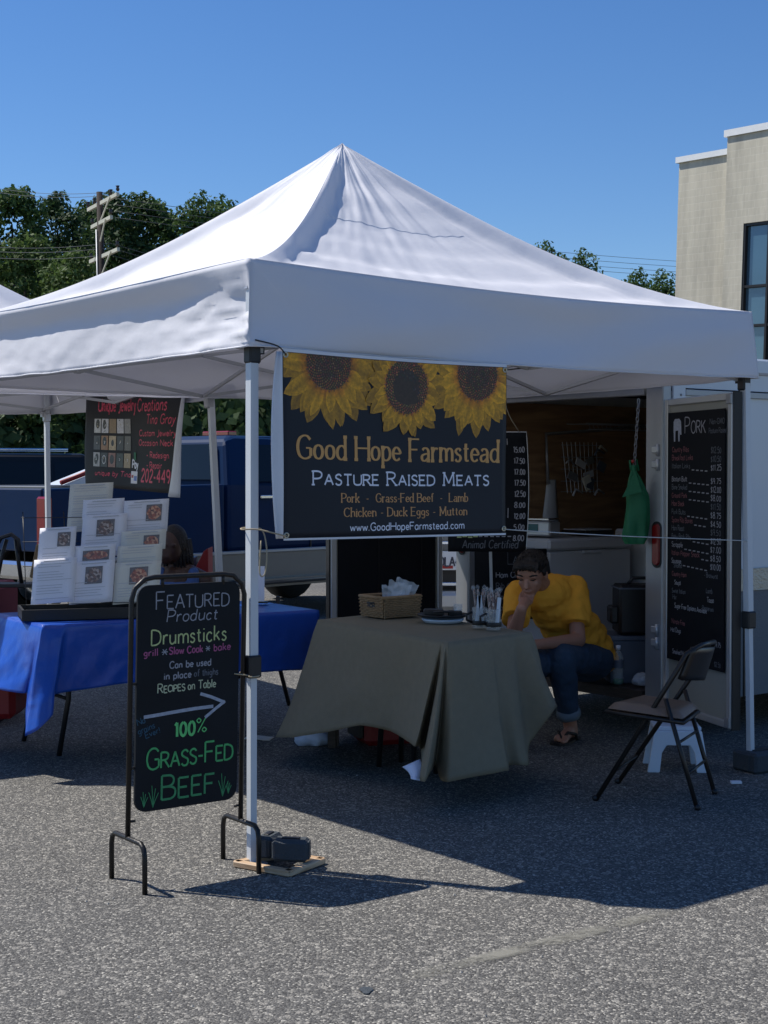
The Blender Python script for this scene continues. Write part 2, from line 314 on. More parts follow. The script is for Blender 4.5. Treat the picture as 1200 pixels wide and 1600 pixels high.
M['grass'] = mat('verge_grass', (.045, .075, .02), .95, var=.5, vscale=2); M['line'] = None
M['floortray'] = mat('blue_grey_plastic_bin', (.10, .12, .16), .5); M['orange'] = mat('orange_plastic', (.55, .14, .05), .4)
M['brass'] = mat('brass_grommet', (.55, .50, .38), .35, .8)
def wornpaint():
    m = bpy.data.materials.new('worn_line_paint'); m.use_nodes = True; n = m.node_tree; L = n.links; b = n.nodes['Principled BSDF']
    b.inputs['Base Color'].default_value = (.26, .25, .21, 1); b.inputs['Roughness'].default_value = .9
    tc = N(m, 'ShaderNodeTexCoord'); nz = N(m, 'ShaderNodeTexNoise'); nz.inputs['Scale'].default_value = 55; nz.inputs['Detail'].default_value = 8; nz.inputs['Roughness'].default_value = .8
    L.new(tc.outputs['Object'], nz.inputs[0]); n2 = N(m, 'ShaderNodeTexNoise'); n2.inputs['Scale'].default_value = 7; n2.inputs['Detail'].default_value = 3; L.new(tc.outputs['Object'], n2.inputs[0])
    a = N(m, 'ShaderNodeMath'); a.operation = 'ADD'; L.new(nz.outputs[0], a.inputs[0]); L.new(n2.outputs[0], a.inputs[1])
    at = N(m, 'ShaderNodeVertexColor'); at.layer_name = 'print'; ad = N(m, 'ShaderNodeMath'); ad.operation = 'MULTIPLY'; ad.use_clamp = True; sc_ = N(m, 'ShaderNodeMath'); sc_.operation = 'MULTIPLY'; sc_.inputs[1].default_value = .85; L.new(ad.outputs[0], sc_.inputs[0])
    cr = N(m, 'ShaderNodeValToRGB'); cr.color_ramp.elements[0].position = .40; cr.color_ramp.elements[1].position = .56
    h = N(m, 'ShaderNodeMath'); h.operation = 'MULTIPLY'; h.inputs[1].default_value = .5; L.new(a.outputs[0], h.inputs[0]); L.new(h.outputs[0], cr.inputs[0])
    sp = N(m, 'ShaderNodeSeparateColor'); L.new(at.outputs[0], sp.inputs[0]); L.new(cr.outputs[0], ad.inputs[0]); L.new(sp.outputs[0], ad.inputs[1])
    L.new(sc_.outputs[0], b.inputs['Alpha']); return m
M['line'] = wornpaint()
def setcol(o, cols):                   # per-vertex print colour
    a = o.data.color_attributes.new('print', 'FLOAT_COLOR', 'POINT')
    for i, c in enumerate(cols): a.data[i].color = (*c, 1)

# ------------------------------------------------------------------ stroke lettering
GL = {
'A': (7, 'l 0,0 3.5,10 7,0|l 1.4,3.6 5.6,3.6'), 'B': (6, 'l 0,0 0,10|s 0,10 3.6,9.9 5.2,8.6 5,6.5 3.4,5.4 0,5.3|s 0,5.3 4,5.1 5.9,3.8 5.8,1.4 4,.1 0,0'),
'C': (6.6, 's 6.4,8.2 5,9.7 3,9.8 1,8.3 .2,5 1,1.6 3,.1 5,.3 6.5,1.8'), 'D': (6.8, 'l 0,0 0,10|s 0,10 3,9.8 5.8,8.3 6.6,5 5.8,1.7 3,.1 0,0'),
'E': (5.5, 'l 0,0 0,10|l 0,10 5.3,10|l 0,5.2 4.4,5.2|l 0,0 5.5,0'), 'F': (5.3, 'l 0,0 0,10|l 0,10 5.3,10|l 0,5.2 4.3,5.2'),
'G': (7, 's 6.5,8.2 5,9.7 3,9.8 1,8.3 .2,5 1,1.6 3,.1 5,.2 6.7,1.2|l 6.7,1.2 6.7,4.6|l 4.4,4.6 6.7,4.6'), 'H': (7, 'l 0,0 0,10|l 7,0 7,10|l 0,5.2 7,5.2'),
'I': (1, 'l .5,0 .5,10'), 'J': (3.6, 's 3.3,10 3.3,3 2.8,0 1.4,-1.4 0,-1'), 'K': (6, 'l 0,0 0,10|l 5.6,10 0,4.4|l 2,6 6,0'), 'L': (5, 'l 0,0 0,10|l 0,0 5,0'),
'M': (8.4, 'l .6,0 .8,10|l .8,10 4.2,1.6|l 4.2,1.6 7.6,10|l 7.6,10 7.9,0'), 'N': (7, 'l 0,0 0,10|l 0,10 7,0|l 7,0 7,10'),
'O': (7.2, 's 3.6,9.9 1.2,8.5 .2,5 1.2,1.5 3.6,.1 6,1.5 7,5 6,8.5 3.6,9.9'), 'P': (5.6, 'l 0,0 0,10|s 0,10 3.6,9.8 5.4,8.4 5.2,6 3.4,4.7 0,4.5'),
'R': (6.2, 'l 0,0 0,10|s 0,10 3.6,9.8 5.4,8.5 5.1,6.3 3.4,5.1 0,5|l 2.6,5 6.2,0'), 'S': (5.4, 's 5,8.4 3.8,9.8 2,9.8 .5,8.5 .6,6.7 2.6,5.3 4.8,4 5,1.8 3.8,.2 1.8,.1 .2,1.5'),
'T': (6.6, 'l 3.3,0 3.3,10|l 0,10 6.6,10'), 'U': (6.6, 's 0,10 0,3.5 .8,.9 3.3,.1 5.8,.9 6.6,3.5 6.6,10'), 'W': (9.5, 'l 0,10 2.4,0|l 2.4,0 4.8,9|l 4.8,9 7.1,0|l 7.1,0 9.5,10'),
'a': (4.6, 's 4.2,4.9 3,6 1.4,5.8 .2,4.4 .1,2 1.2,.1 2.8,.2 4.2,1.8|s 4.2,6 4.2,1.2 4.7,.1'), 'b': (4.6, 'l .3,0 .3,10|s .3,4.3 1.7,5.9 3.4,5.7 4.4,3.8 4.2,1.4 2.8,.1 1.2,.2 .3,1.4'),
'c': (4, 's 3.8,4.9 2.6,6 1.2,5.6 .2,4 .3,1.6 1.5,.1 2.8,.1 3.9,1.1'), 'd': (4.7, 'l 4.3,0 4.3,10|s 4.3,4.6 3,5.9 1.4,5.7 .2,4.2 .2,1.6 1.5,.1 3,.2 4.3,1.6'),
'e': (4.2, 's .3,3.3 4,3.3 3.6,5 2.2,6 .8,5.2 .2,3.2 .7,1 2.2,.1 3.9,1'), 'f': (3, 's 3.4,9.4 2.5,10 1.5,9.3 1.3,7 1.3,3 1.3,0|l 0,6 2.9,6'),
'g': (4.4, 's 3.9,5 2.6,6 1.2,5.6 .2,4 .6,1.8 2,.9 3.3,1.4 4,3|s 4,6 4,1 3.8,-1.8 2.2,-3 .4,-2.4'), 'h': (4.6, 'l .3,0 .3,10|s .3,4 1.6,5.8 3.2,5.8 4.1,4.4 4.2,0'),
'i': (1.2, 'l .6,0 .6,6|l .6,7.9 .6,8.6'), 'j': (1.5, 's 1.2,6 1.2,-1 .6,-2.8 -.6,-2.8|l 1.2,7.9 1.2,8.6'), 'k': (4.4, 'l .3,0 .3,10|l 3.9,6 .4,2.4|l 1.6,3.7 4.2,0'), 'l': (1.2, 'l .6,0 .6,10'),
'm': (7.4, 'l .3,0 .3,6|s .3,4.2 1.4,5.8 2.8,5.8 3.6,4.4 3.7,0|s 3.7,4.2 4.8,5.8 6.2,5.8 7,4.4 7.1,0'), 'n': (4.6, 'l .3,0 .3,6|s .3,4.1 1.6,5.8 3.2,5.8 4.1,4.4 4.2,0'),
'o': (4.6, 's 2.3,6 .8,5.2 .2,3 .8,.9 2.3,.1 3.8,.9 4.4,3 3.8,5.2 2.3,6'), 'p': (4.6, 'l .3,-3 .3,6|s .3,4.4 1.7,5.9 3.4,5.7 4.4,3.8 4.2,1.4 2.8,.1 1.2,.2 .3,1.4'),
'q': (4.4, 's 4,4.8 2.6,6 1.2,5.6 .2,4 .3,1.6 1.5,.1 2.8,.2 4,1.6|l 4,6 4,-3'), 'r': (3.2, 'l .3,0 .3,6|s .3,3.8 1.2,5.4 2.4,6 3.2,5.5'), 's': (3.4, 's 3.1,5 2.2,6 1,5.8 .3,4.7 1.2,3.5 2.6,2.7 3.1,1.4 2.2,.1 1,.1 .1,1'),
't': (3, 's 1.3,8.4 1.3,2 1.8,.3 3,.5|l 0,6 2.9,6'), 'u': (4.6, 's .3,6 .3,1.8 1.2,.1 2.7,.2 4.2,1.8|l 4.2,6 4.2,0'), 'v': (4.2, 'l 0,6 2.1,0|l 2.1,0 4.2,6'),
'w': (6.4, 'l 0,6 1.6,0|l 1.6,0 3.2,5.4|l 3.2,5.4 4.8,0|l 4.8,0 6.4,6'), 'y': (4.2, 'l 0,6 2.2,.3|s 4.2,6 2.2,0 1,-2.6 -.3,-3'),
'0': (4.8, 's 2.4,9.9 .8,8.4 .2,5 .8,1.6 2.4,.1 4,1.6 4.6,5 4,8.4 2.4,9.9'), '1': (2.4, 'l .2,8 1.6,10|l 1.6,10 1.6,0'), '2': (4.8, 's .4,7.8 1.2,9.6 3,9.8 4.4,8.4 4,6 1.6,2.4 .2,0|l .2,0 4.8,0'),
'3': (4.6, 's .4,8.4 1.6,9.9 3.4,9.6 4.2,7.8 3.4,5.8 1.8,5.2|s 1.8,5.2 3.8,4.8 4.5,2.6 3.4,.4 1.6,.1 .2,1.4'), '4': (5, 'l 3.8,0 3.8,10|l 3.8,10 0,3.2|l 0,3.2 5,3.2'), '5': (4.6, 'l 4.2,10 .8,10|l .8,10 .5,5.6|s .5,5.6 2.6,6.2 4.4,4.8 4.4,1.8 2.6,.1 .2,.8'),
'6': (4.6, 's 4,9.4 2,9 .5,6 .2,3 1,.7 2.6,.1 4.2,1.4 4.3,3.8 3,5.4 1.2,5 .3,3.4'), '7': (4.6, 'l 0,10 4.6,10|l 4.6,10 1.6,0'), '8': (4.6, 's 2.3,5.3 .6,6.6 .8,9 2.3,9.9 3.8,9 4,6.6 2.3,5.3 .4,3.8 .4,1.2 2.3,.1 4.2,1.2 4.2,3.8 2.3,5.3'),
'9': (4.6, 's 4.2,6.4 3,4.8 1.2,5 .3,7 .8,9.2 2.4,9.9 4,8.8 4.3,6.4 3.8,2.4 2.4,0'), '$': (4.6, 's 4.2,8 3,9 1.4,8.8 .5,7.4 1.4,5.6 3.4,4.6 4.2,2.8 3.2,1 1.4,.9 .3,2|l 2.3,10.6 2.3,-.6'),
'-': (3, 'l .2,3.6 2.8,3.6'), '.': (1.2, 'l .5,0 .5,.9'), ' ': (2.6, ''), '%': (6, 's 1.4,10 .2,8.4 1.4,6.8 2.6,8.4 1.4,10|s 4.6,3.2 3.4,1.6 4.6,0 5.8,1.6 4.6,3.2|l 5.4,10 .8,0'),
'*': (6, 'l 0,5 6,5|l 1,8 5,2|l 5,8 1,2'), '!': (1.2, 'l .6,10 .6,3|l .6,1 .6,0'), '&': (5, 's 5,0 1,6.8 1.4,9.4 3,9.6 3.4,7.8 .8,4.4 .4,1.6 1.8,0 3.8,.8 5,3.6'), "'": (1, 'l .5,10 .5,8'), '/': (3, 'l 0,0 3,10'), '#': (5, 'l 1,0 2,10|l 3,0 4,10|l 0,3.4 5,3.4|l .2,6.6 5,6.6')}
GL.update({'V': (6.4, 'l 0,10 3.2,0|l 3.2,0 6.4,10'), 'Y': (6.2, 'l 0,10 3.1,5|l 6.2,10 3.1,5|l 3.1,5 3.1,0')})
def cat(pts, k=4):
    out = []
    for i in range(len(pts)-1):
        p0 = pts[max(i-1, 0)]; p1 = pts[i]; p2 = pts[i+1]; p3 = pts[min(i+2, len(pts)-1)]
        for j in range(k):
            t = j/k; out.append(tuple(.5*((2*p1[a])+(-p0[a]+p2[a])*t+(2*p0[a]-5*p1[a]+4*p2[a]-p3[a])*t*t+(-p0[a]+3*p1[a]-3*p2[a]+p3[a])*t**3) for a in range(len(p1))))
    out.append(tuple(pts[-1])); return out
def ribbon(b, pts, w, fn, h, style=None, W0=1):
    n = len(pts)
    if n < 2: return
    L, Rr = [], []
    for i in range(n):
        a = pts[max(i-1, 0)]; c = pts[min(i+1, n-1)]
        dx, dy = c[0]-a[0], c[1]-a[1]; d = math.hypot(dx, dy) or 1e-6; dx /= d; dy /= d
        ww = w
        if style == 'serif': ww = w*(.52+.62*abs(dy)**1.5)
        if style == 'brush': ww = w*(.75+.3*math.sin(i*1.7))
        L.append((pts[i][0]-dy*ww/2, pts[i][1]+dx*ww/2)); Rr.append((pts[i][0]+dy*ww/2, pts[i][1]-dx*ww/2))
    if style != 'serif':               # round-ish ends
        pass
    vs = [fn(x, y, h) for x, y in L]+[fn(x, y, h) for x, y in Rr]
    b.add(vs, [(n+i, n+i+1, i+1, i) for i in range(n-1)])
_k = [0]
def text(parent, name, s, u, v, size, m, fn, width=None, w=None, style=None, jit=0, slant=0, slope=0, gap=1.5, caps=None, rotd=0):
    """lettering along the surface fn(u,v,h); size = capital height"""
    k = size/10; b = B(); x = 0; out = []; w = w or size*.11
    tot = 0; spans = []
    for ch in s:
        sc = 1
        c = ch
        if caps and ch.islower(): c = ch.upper(); sc = caps
        if c not in GL: c = '-'
        spans.append((c, sc, tot)); tot += (GL[c][0]+gap)*sc
    tot -= gap; sx = (width/(tot*k)) if width else 1
    ALT = {'a': (4.6, 's .5,5 1.4,5.9 2.8,5.9 3.7,5 3.9,3.6|l 3.9,4.6 3.9,0|s 3.9,3.5 2,3.2 .6,2.6 .2,1.5 .8,.3 2.2,.2 3.9,1.6')}
    for c, sc, x0 in spans:
        if c == ' ' and 'banner' in parent.name and b.v: b.build(name, m, parent); b = B()
        gl = ALT.get(c, GL[c]) if style == 'serif' else GL[c]
        jy = random.uniform(-1, 1)*jit*6; js = 1+random.uniform(-1, 1)*jit; ja = random.uniform(-1, 1)*jit*.8
        for st in gl[1].split('|'):
            if not st: continue
            pts = [tuple(float(q) for q in p.split(',')) for p in st[2:].split()]
            lin = st[0] == 'l'
            ser = []
            if style in ('serif', 'slab') and lin and abs(pts[-1][1]-pts[0][1]) > 3.5:
                for e in (pts[0], pts[-1]):
                    if min(abs(e[1]), abs(e[1]-10), abs(e[1]-6), abs(e[1]+3)) < .3: ser.append(e)
            pp = ([(pts[0][0]+(pts[-1][0]-pts[0][0])*t/3, pts[0][1]+(pts[-1][1]-pts[0][1])*t/3) for t in range(4)] if lin and len(pts) == 2 else (pts if lin else cat(pts, 5)))
            groups = [pp] if not (lin and len(pts) > 2) else [[pts[i], pts[i+1]] for i in range(len(pts)-1)]
            for e in ser: groups.append([(e[0]-1.0, e[1]+(0.12 if e[1] < 5 else -.12)), (e[0]+1.0, e[1]+(0.12 if e[1] < 5 else -.12))])
            for gi, g in enumerate(groups):
                q = []
                for a, y in g:
                    a2 = (a*sc*js + y*sc*ja*.3) + x0 + slant*y*sc; y2 = y*sc*js + jy + random.uniform(-1, 1)*jit*1.2
                    X, Y = a2*k*sx, y2*k+slope*a2*k*sx
                    if rotd: X, Y = X*math.cos(rotd)-Y*math.sin(rotd), X*math.sin(rotd)+Y*math.cos(rotd)
                    q.append((u+X, v+Y))
                _k[0] += 1
                ribbon(b, q, w, fn, .0012+(_k[0] % 9)*.00012, style if style == 'serif' and gi == 0 or style == 'brush' else None)
    return b.build(name, m, parent) if b.v else None
def flat(parent=None, ox=0, oz=0, y=0):  # local plane facing -Y
    return lambda u, v, h=0: V((ox+u, y-h, oz+v))
def plate(b, u0, v0, u1, v1, fn, h=.001, n=1):
    return b.grid(lambda a, c: fn(u0+(u1-u0)*a, v0+(v1-v0)*c, h), n, n, sm=False)

# ------------------------------------------------------------------ ground and far setting
gz = B(); gz.grid(lambda a, b: V((-300+600*a, -40+640*b, 0)), 12, 12, sm=False)
tag(gz.build('parking_lot_asphalt', M['asphalt']), kind='structure')
vg = B(); vg.add([(-200, 46, .03), (200, 46, .03), (200, 400, 1.2), (-200, 400, 1.2)], [(0, 1, 2, 3)])
tag(vg.build('grass_verge', M['grass']), kind='structure')
# worn painted line
def seg_strip(name, a, b, w, label, m, h=.004):
    a, b = V(a), V(b); d = (b-a); n = V((-d.y, d.x, 0)).normalized(); bb = B(); NU, NV = 40, 6; cols = []
    bb.grid(lambda u, v: a+d*u+n*w*(v-.5)*(1+.25*noise.noise(V((u*6, 0, 0))))+V((0, 0, h)), NU, NV)
    for j in range(NV+1):
        for i in range(NU+1):
            e = min(1, 4*min(j/NV, 1-j/NV))*min(1, 6*min(i/NU, 1-i/NU)+.1)*(.75+.25*(1-i/NU)); cols.append((e, e, e))
    o = bb.build(name, m); setcol(o, cols); return tag(o, label, 'marking') if label else o
seg_strip('painted_line', G(612, 1535), G(1060, 1422), .085, 'faded pale parking line worn almost away on the sunlit asphalt in front', M['line'])
bb = B(); bb.add([V((G(572, 1549).x+.018*math.cos(k)*(1+.3*math.sin(3*k)), G(572, 1549).y+.03*math.sin(k), .004)) for k in [i*.5236 for i in range(12)]], [tuple(range(12))])
tag(bb.build('gum_spot', M['asph2']), 'small dark gum spot on the asphalt at the bottom of the picture', 'stain')
gr = B(); rg = random.Random(21)
for i in range(900):
    x, y = rg.uniform(-3.5, 4.5), rg.uniform(3.4, 13); r_ = rg.uniform(.002, .0065); a = rg.uniform(0, 3)
    gr.add([(x+r_*math.cos(a+k*1.57)*rg.uniform(.7, 1.3), y+r_*math.sin(a+k*1.57)*rg.uniform(.7, 1.3), .0005) for k in range(4)]+[(x, y, r_*1.1)], [(0, 1, 4), (1, 2, 4), (2, 3, 4), (3, 0, 4)])
M['grit'] = mat('loose_grit', (.34, .32, .28), .9, var=.5, vscale=3)
tag(gr.build('loose_grit', M['grit']), 'loose pale grit scattered over the asphalt', 'grit', kind='stuff')
# building
bd = thing('building', 'tall beige concrete block building with white roof edge and blue tinted windows', 'building', (8.55, 45.0, 0), 0, rot=(0, R(2.0), math.atan2(-.797, .603)))
bw = B(); bw.box((1.05, 6, 5.35), (2.1, 12, 10.7)); bw.build('rear_wall', M['block'], bd)
bw = B(); X0 = 2.1; Yf = -.35
for x0, x1, z0, z1 in ((X0, 2.78, 0, 11.12), (2.78, 9, 0, 3.2), (2.78, 9, 8.62, 11.12), (6.6, 9, 3.2, 8.62)):
    bw.box(((x0+x1)/2, 6+Yf/2, (z0+z1)/2), (x1-x0-.002, 12-Yf, z1-z0-.002))
bw.build('front_wall', M['block'], bd)
cp = B(); cp.box((1.02, 6, 10.79), (2.2, 12.16, .17)); cp.build('roof_coping', M['coping'], bd)
cp = B(); cp.box((5.5, 5.83, 11.22), (6.95, 12.5, .19)); cp.build('roof_coping', M['coping'], bd)
wf = B()
for x in (2.81, 3.65, 4.55, 5.5, 6.55): wf.box((x, Yf+.08, 5.91), (.07, .12, 5.42))
for z in (3.24, 4.6, 5.75, 6.85, 8.58): wf.box((4.68, Yf+.083, z), (3.8, .10, .07))
wn = wf.build('window', M['winframe'], bd)
for i in range(4):
    x0 = (2.845, 3.685, 4.585, 5.535)[i]; x1 = (3.615, 4.515, 5.465, 6.515)[i]
    for z0, z1 in ((3.28, 4.56), (4.64, 5.71), (5.79, 6.81), (6.89, 8.54)):
        q = B(); q.box(((x0+x1)/2, Yf+.15, (z0+z1)/2), (x1-x0, .03, z1-z0)); q.build('pane', M['bglass'], wn)
# trees
def crown_mesh(seed, rx, ry, h0, h1, nclump, nleaf, ls, m):
    rnd = random.Random(seed); b = B(); vs = []; fs = []
    cl = []
    for i in range(nclump):
        t = rnd.random(); z = h0+(h1-h0)*t; prof = math.sin(math.pi*min(1, (t*.86+.14)))**.6*(1-.25*t)
        a = rnd.uniform(0, 2*math.pi); rr = math.sqrt(rnd.random())*prof
        cl.append((V((math.cos(a)*rr*rx, math.sin(a)*rr*ry, z)), rnd.uniform(.45, 1.1)*(1.15-.55*t)))
    for c, r in cl:
        for k in range(int(nleaf*r*r)):
            d = V((rnd.gauss(0, 1), rnd.gauss(0, 1), rnd.gauss(0, 1))).normalized()
            p = c + V((d.x, d.y, d.z*.85))*r*rnd.uniform(.55, 1.08)
            nn = (d*.7+V((rnd.gauss(0, .5), rnd.gauss(0, .5), rnd.gauss(.35, .5)))).normalized()
            a = nn.cross(V((rnd.gauss(0, 1), rnd.gauss(0, 1), rnd.gauss(0, 1)))).normalized(); bq = nn.cross(a); s = ls*rnd.uniform(.6, 1.3)
            n0 = len(vs); vs += [p-a*s*.55, p-bq*s*.32, p+a*s*.55, p+bq*s*.32]; fs.append((n0, n0+1, n0+2, n0+3))
    me = bpy.data.meshes.new('crown'); me.from_pydata([tuple(v) for v in vs], [], fs); me.materials.append(m); return me
def trunk_mesh(seed, h, r):
    rnd = random.Random(seed); b = B(); b.tube([(0, 0, 0), (.1, 0, h*.3), (-.05, .1, h*.6), (.05, 0, h*.92)], [r, r*.8, r*.55, r*.12], 7)
    for i in range(7):
        z = h*rnd.uniform(.25, .75); a = rnd.uniform(0, 6.28); l = rnd.uniform(1.5, 3)
        b.tube([(0, 0, z), (math.cos(a)*l*.5, math.sin(a)*l*.5, z+l*.45), (math.cos(a)*l, math.sin(a)*l, z+l*.7)], [r*.4, r*.25, r*.06], 5)
    me = bpy.data.meshes.new('trunk'); me.from_pydata([tuple(v) for v in b.v], [], b.f); me.materials.append(M['bark']); return me
CR = [crown_mesh(1, 3.6, 3.2, 1.6, 12.3, 150, 330, .20, M['leaf1']), crown_mesh(2, 3.2, 3.2, 1.0, 12.3, 130, 330, .19, M['leaf3']),
      crown_mesh(3, 3.9, 3.4, .8, 12.3, 150, 300, .21, M['leaf2']), crown_mesh(4, 1.7, 1.7, 1.0, 12.4, 90, 330, .18, M['leaf1'])]
TR = [trunk_mesh(i, 12, .25) for i in range(3)]
def tree(u, vtop, Y, kind, label, sx=1, name='deciduous_tree', rz=None):
    p = P(u, vtop, Y); h = p.z; h = h*.985; r = thing(name, label, 'tree', (p.x, Y, .2), random.uniform(0, 6) if rz is None else rz, 'trees along the far edge of the lot')
    s = h/12.9
    for nm, me in (('trunk', TR[kind % 3]), ('crown', CR[kind])):
        o = bpy.data.objects.new(nm, me); COL.objects.link(o); o.parent = r; o.scale = (s*sx, s*sx, s)
    return r
TREES = [(-150, 300, 62, 2, 'outermost broad green tree past the left edge of the far row'), (-70, 290, 60, 0, 'broad green tree of the far row where the wires enter at the left'),
 (20, 276, 60, 0, 'tall full green tree at the left, highest of those left of the utility pole'), (88, 283, 63, 1, 'deep green tree of the far row just left of the utility pole'),
 (40, 345, 52, 2, 'lower olive green tree in front of the far row at the left'), (112, 372, 50, 2, 'low sunlit leafy tree in front of the row beside the utility pole'),
 (150, 300, 66, 0, 'tree of the far row partly behind the utility pole'), (178, 283, 60, 1, 'tall tree rising straight behind the utility pole top'), (228, 288, 61, 0, 'tree with lit tips just right of the utility pole'),
 (262, 316, 64, 1, 'lower dark tree filling the dip right of the pole'), (305, 284, 59, 3, 'narrow tall tree right of the dip with feathery tips'), (335, 290, 61, 3, 'narrow tall tree second from the right in the left hand group'),
 (362, 298, 60, 3, 'narrow tree whose tip stands nearest the white canopy slope on the left'), (392, 330, 62, 1, 'small dark tree ending the left hand group behind the canopy slope'),
 (430, 370, 60, 0, 'green tree hidden behind the left slope of the white canopy'), (500, 420, 58, 1, 'dark tree seen only under the white canopy left of the sunflower banner'),
 (580, 430, 60, 2, 'tree behind the sunflower banner'), (680, 420, 62, 0, 'tree behind the right part of the sunflower banner'), (770, 420, 66, 1, 'tree behind the canopy roof left of the small tops on the right'),
 (856, 364, 70, 3, 'small treetop just showing above the right slope of the canopy, leftmost there'), (905, 378, 70, 3, 'rounded treetop above the right slope of the canopy below the wires'),
 (992, 408, 74, 3, 'low treetop above the canopy slope near the building'), (1032, 412, 72, 3, 'low dark treetop touching the beige building edge'), (880, 392, 71, 3, 'treetop wedged between the two nearest the canopy slope on the right')]
for t in TREES: tree(*t)
hb = B(); rnd = random.Random(9); vs = []; fs = []
for i in range(26000):
    x = rnd.uniform(-24, 16); z = abs(rnd.gauss(0, 2.4)); z = min(z, 5.6+noise.noise(V((x*.3, 0, 0)))*1.2); y = 47.5+rnd.uniform(-1, 1)+.5*z*.4+noise.noise(V((x*.5, z*.5, 1)))*1.5
    s = rnd.uniform(.14, .34); a = V((rnd.gauss(0, 1), rnd.gauss(0, .5), rnd.gauss(0, 1))).normalized(); bq = a.cross(V((rnd.gauss(0, .6), -1, rnd.gauss(.3, .5)))).normalized()
    p = V((x, y, z)); n0 = len(vs); vs += [p-a*s, p-bq*s*.6, p+a*s, p+bq*s*.6]; fs.append((n0, n0+1, n0+2, n0+3))
hb.add(vs, fs); hb.box((-4, 49.5, 1.6), (44, 1.2, 3.2))
tag(hb.build('undergrowth', M['leaf3']), 'dense dark undergrowth below the far trees', 'undergrowth', kind='stuff')
# utility pole and wires
pb = P(168, 300, 36); up = thing('utility_pole', 'weathered wooden utility pole with three pale crossarms in front of the trees', 'utility pole', (pb.x-.02, 36, 0), rot=(0, R(-1.2), 0))
b = B(); b.tube([(0, 0, 0), (0, 0, pb.z)], [.10, .075], 12); b.build('pole', M['utility'], up)
b = B(); b.tube([(-.11, -.05, 0), (-.09, -.05, pb.z-.9)], .018, 6); b.build('conduit', M['polegrey'], up)
for v, l, off in ((318, 1.9, .10), (349, 1.25, .06), (401, 1.8, .10)):
    z = P(168, v, 36).z; ang = R(24); d = V((math.cos(R(60)), -math.sin(R(60)), 0)).normalized()*(l*.8)
    mt = basis((off, -.16, z), (d.x, d.y, .02)); b = B(); b.box((0, 0, 0), (l*1.1, .07, .085), mt); ar = b.build('crossarm', M['arm'], up)
    for q in (-.52, .52) if v != 318 else (-.55, -.3, .3, .55):
        i_ = B(); i_.lathe([(.02, 0), (.05, .05), (.03, .09), (.05, .13), (.02, .13)], 8, mt @ Matrix.Translation((q*l, 0, .065))); i_.build('insulator', M['insul'], ar)
    b = B(); b.tube([mt @ V((l*.35, -.06, 0)), (off*.3, -.15, z-.45)], .02, 4); b.build('brace', M['arm'], ar)
def wire(a, b_, sag, r, label):
    r *= .5; pts = [V(a).lerp(V(b_), t/14)-V((0, 0, sag*4*(t/14)*(1-t/14))) for t in range(15)]
    b = B(); b.tube(pts, r, 5); return tag(b.build('power_line', M['wire'], None), label, 'power line', 'overhead wires')
for i, (v0, v1, l) in enumerate(((276, 300, 'uppermost thin wire running left from the utility pole top'), (283, 305, 'second wire just under the uppermost one left of the pole'))):
    wire(P(-120, v0-14, 44), P(172, v1, 36), .3, .012, l)
for i, (v0, v1, l) in enumerate(((377, 377, 'upper of the pale wires crossing the left trees at mid height'), (384, 384, 'middle pale wire crossing the left trees at mid height'), (393, 395, 'lowest pale wire crossing the left trees'))):
    wire(P(-120, v0-6, 42), P(172, v1+3, 35.7), .2, .012, l); wire(P(172, v1+3, 35.7), P(700, v1+70, 50), .5, .012, l.replace('left trees', 'trees right of the pole'))
for i, v in enumerate((411, 419, 427, 433)):
    wire(P(180, 310+i*10, 36), P(1250, v+6, 60), .3, .014, ('topmost', 'second', 'third', 'lowest')[i]+' of the four wires between the small treetops and the building')
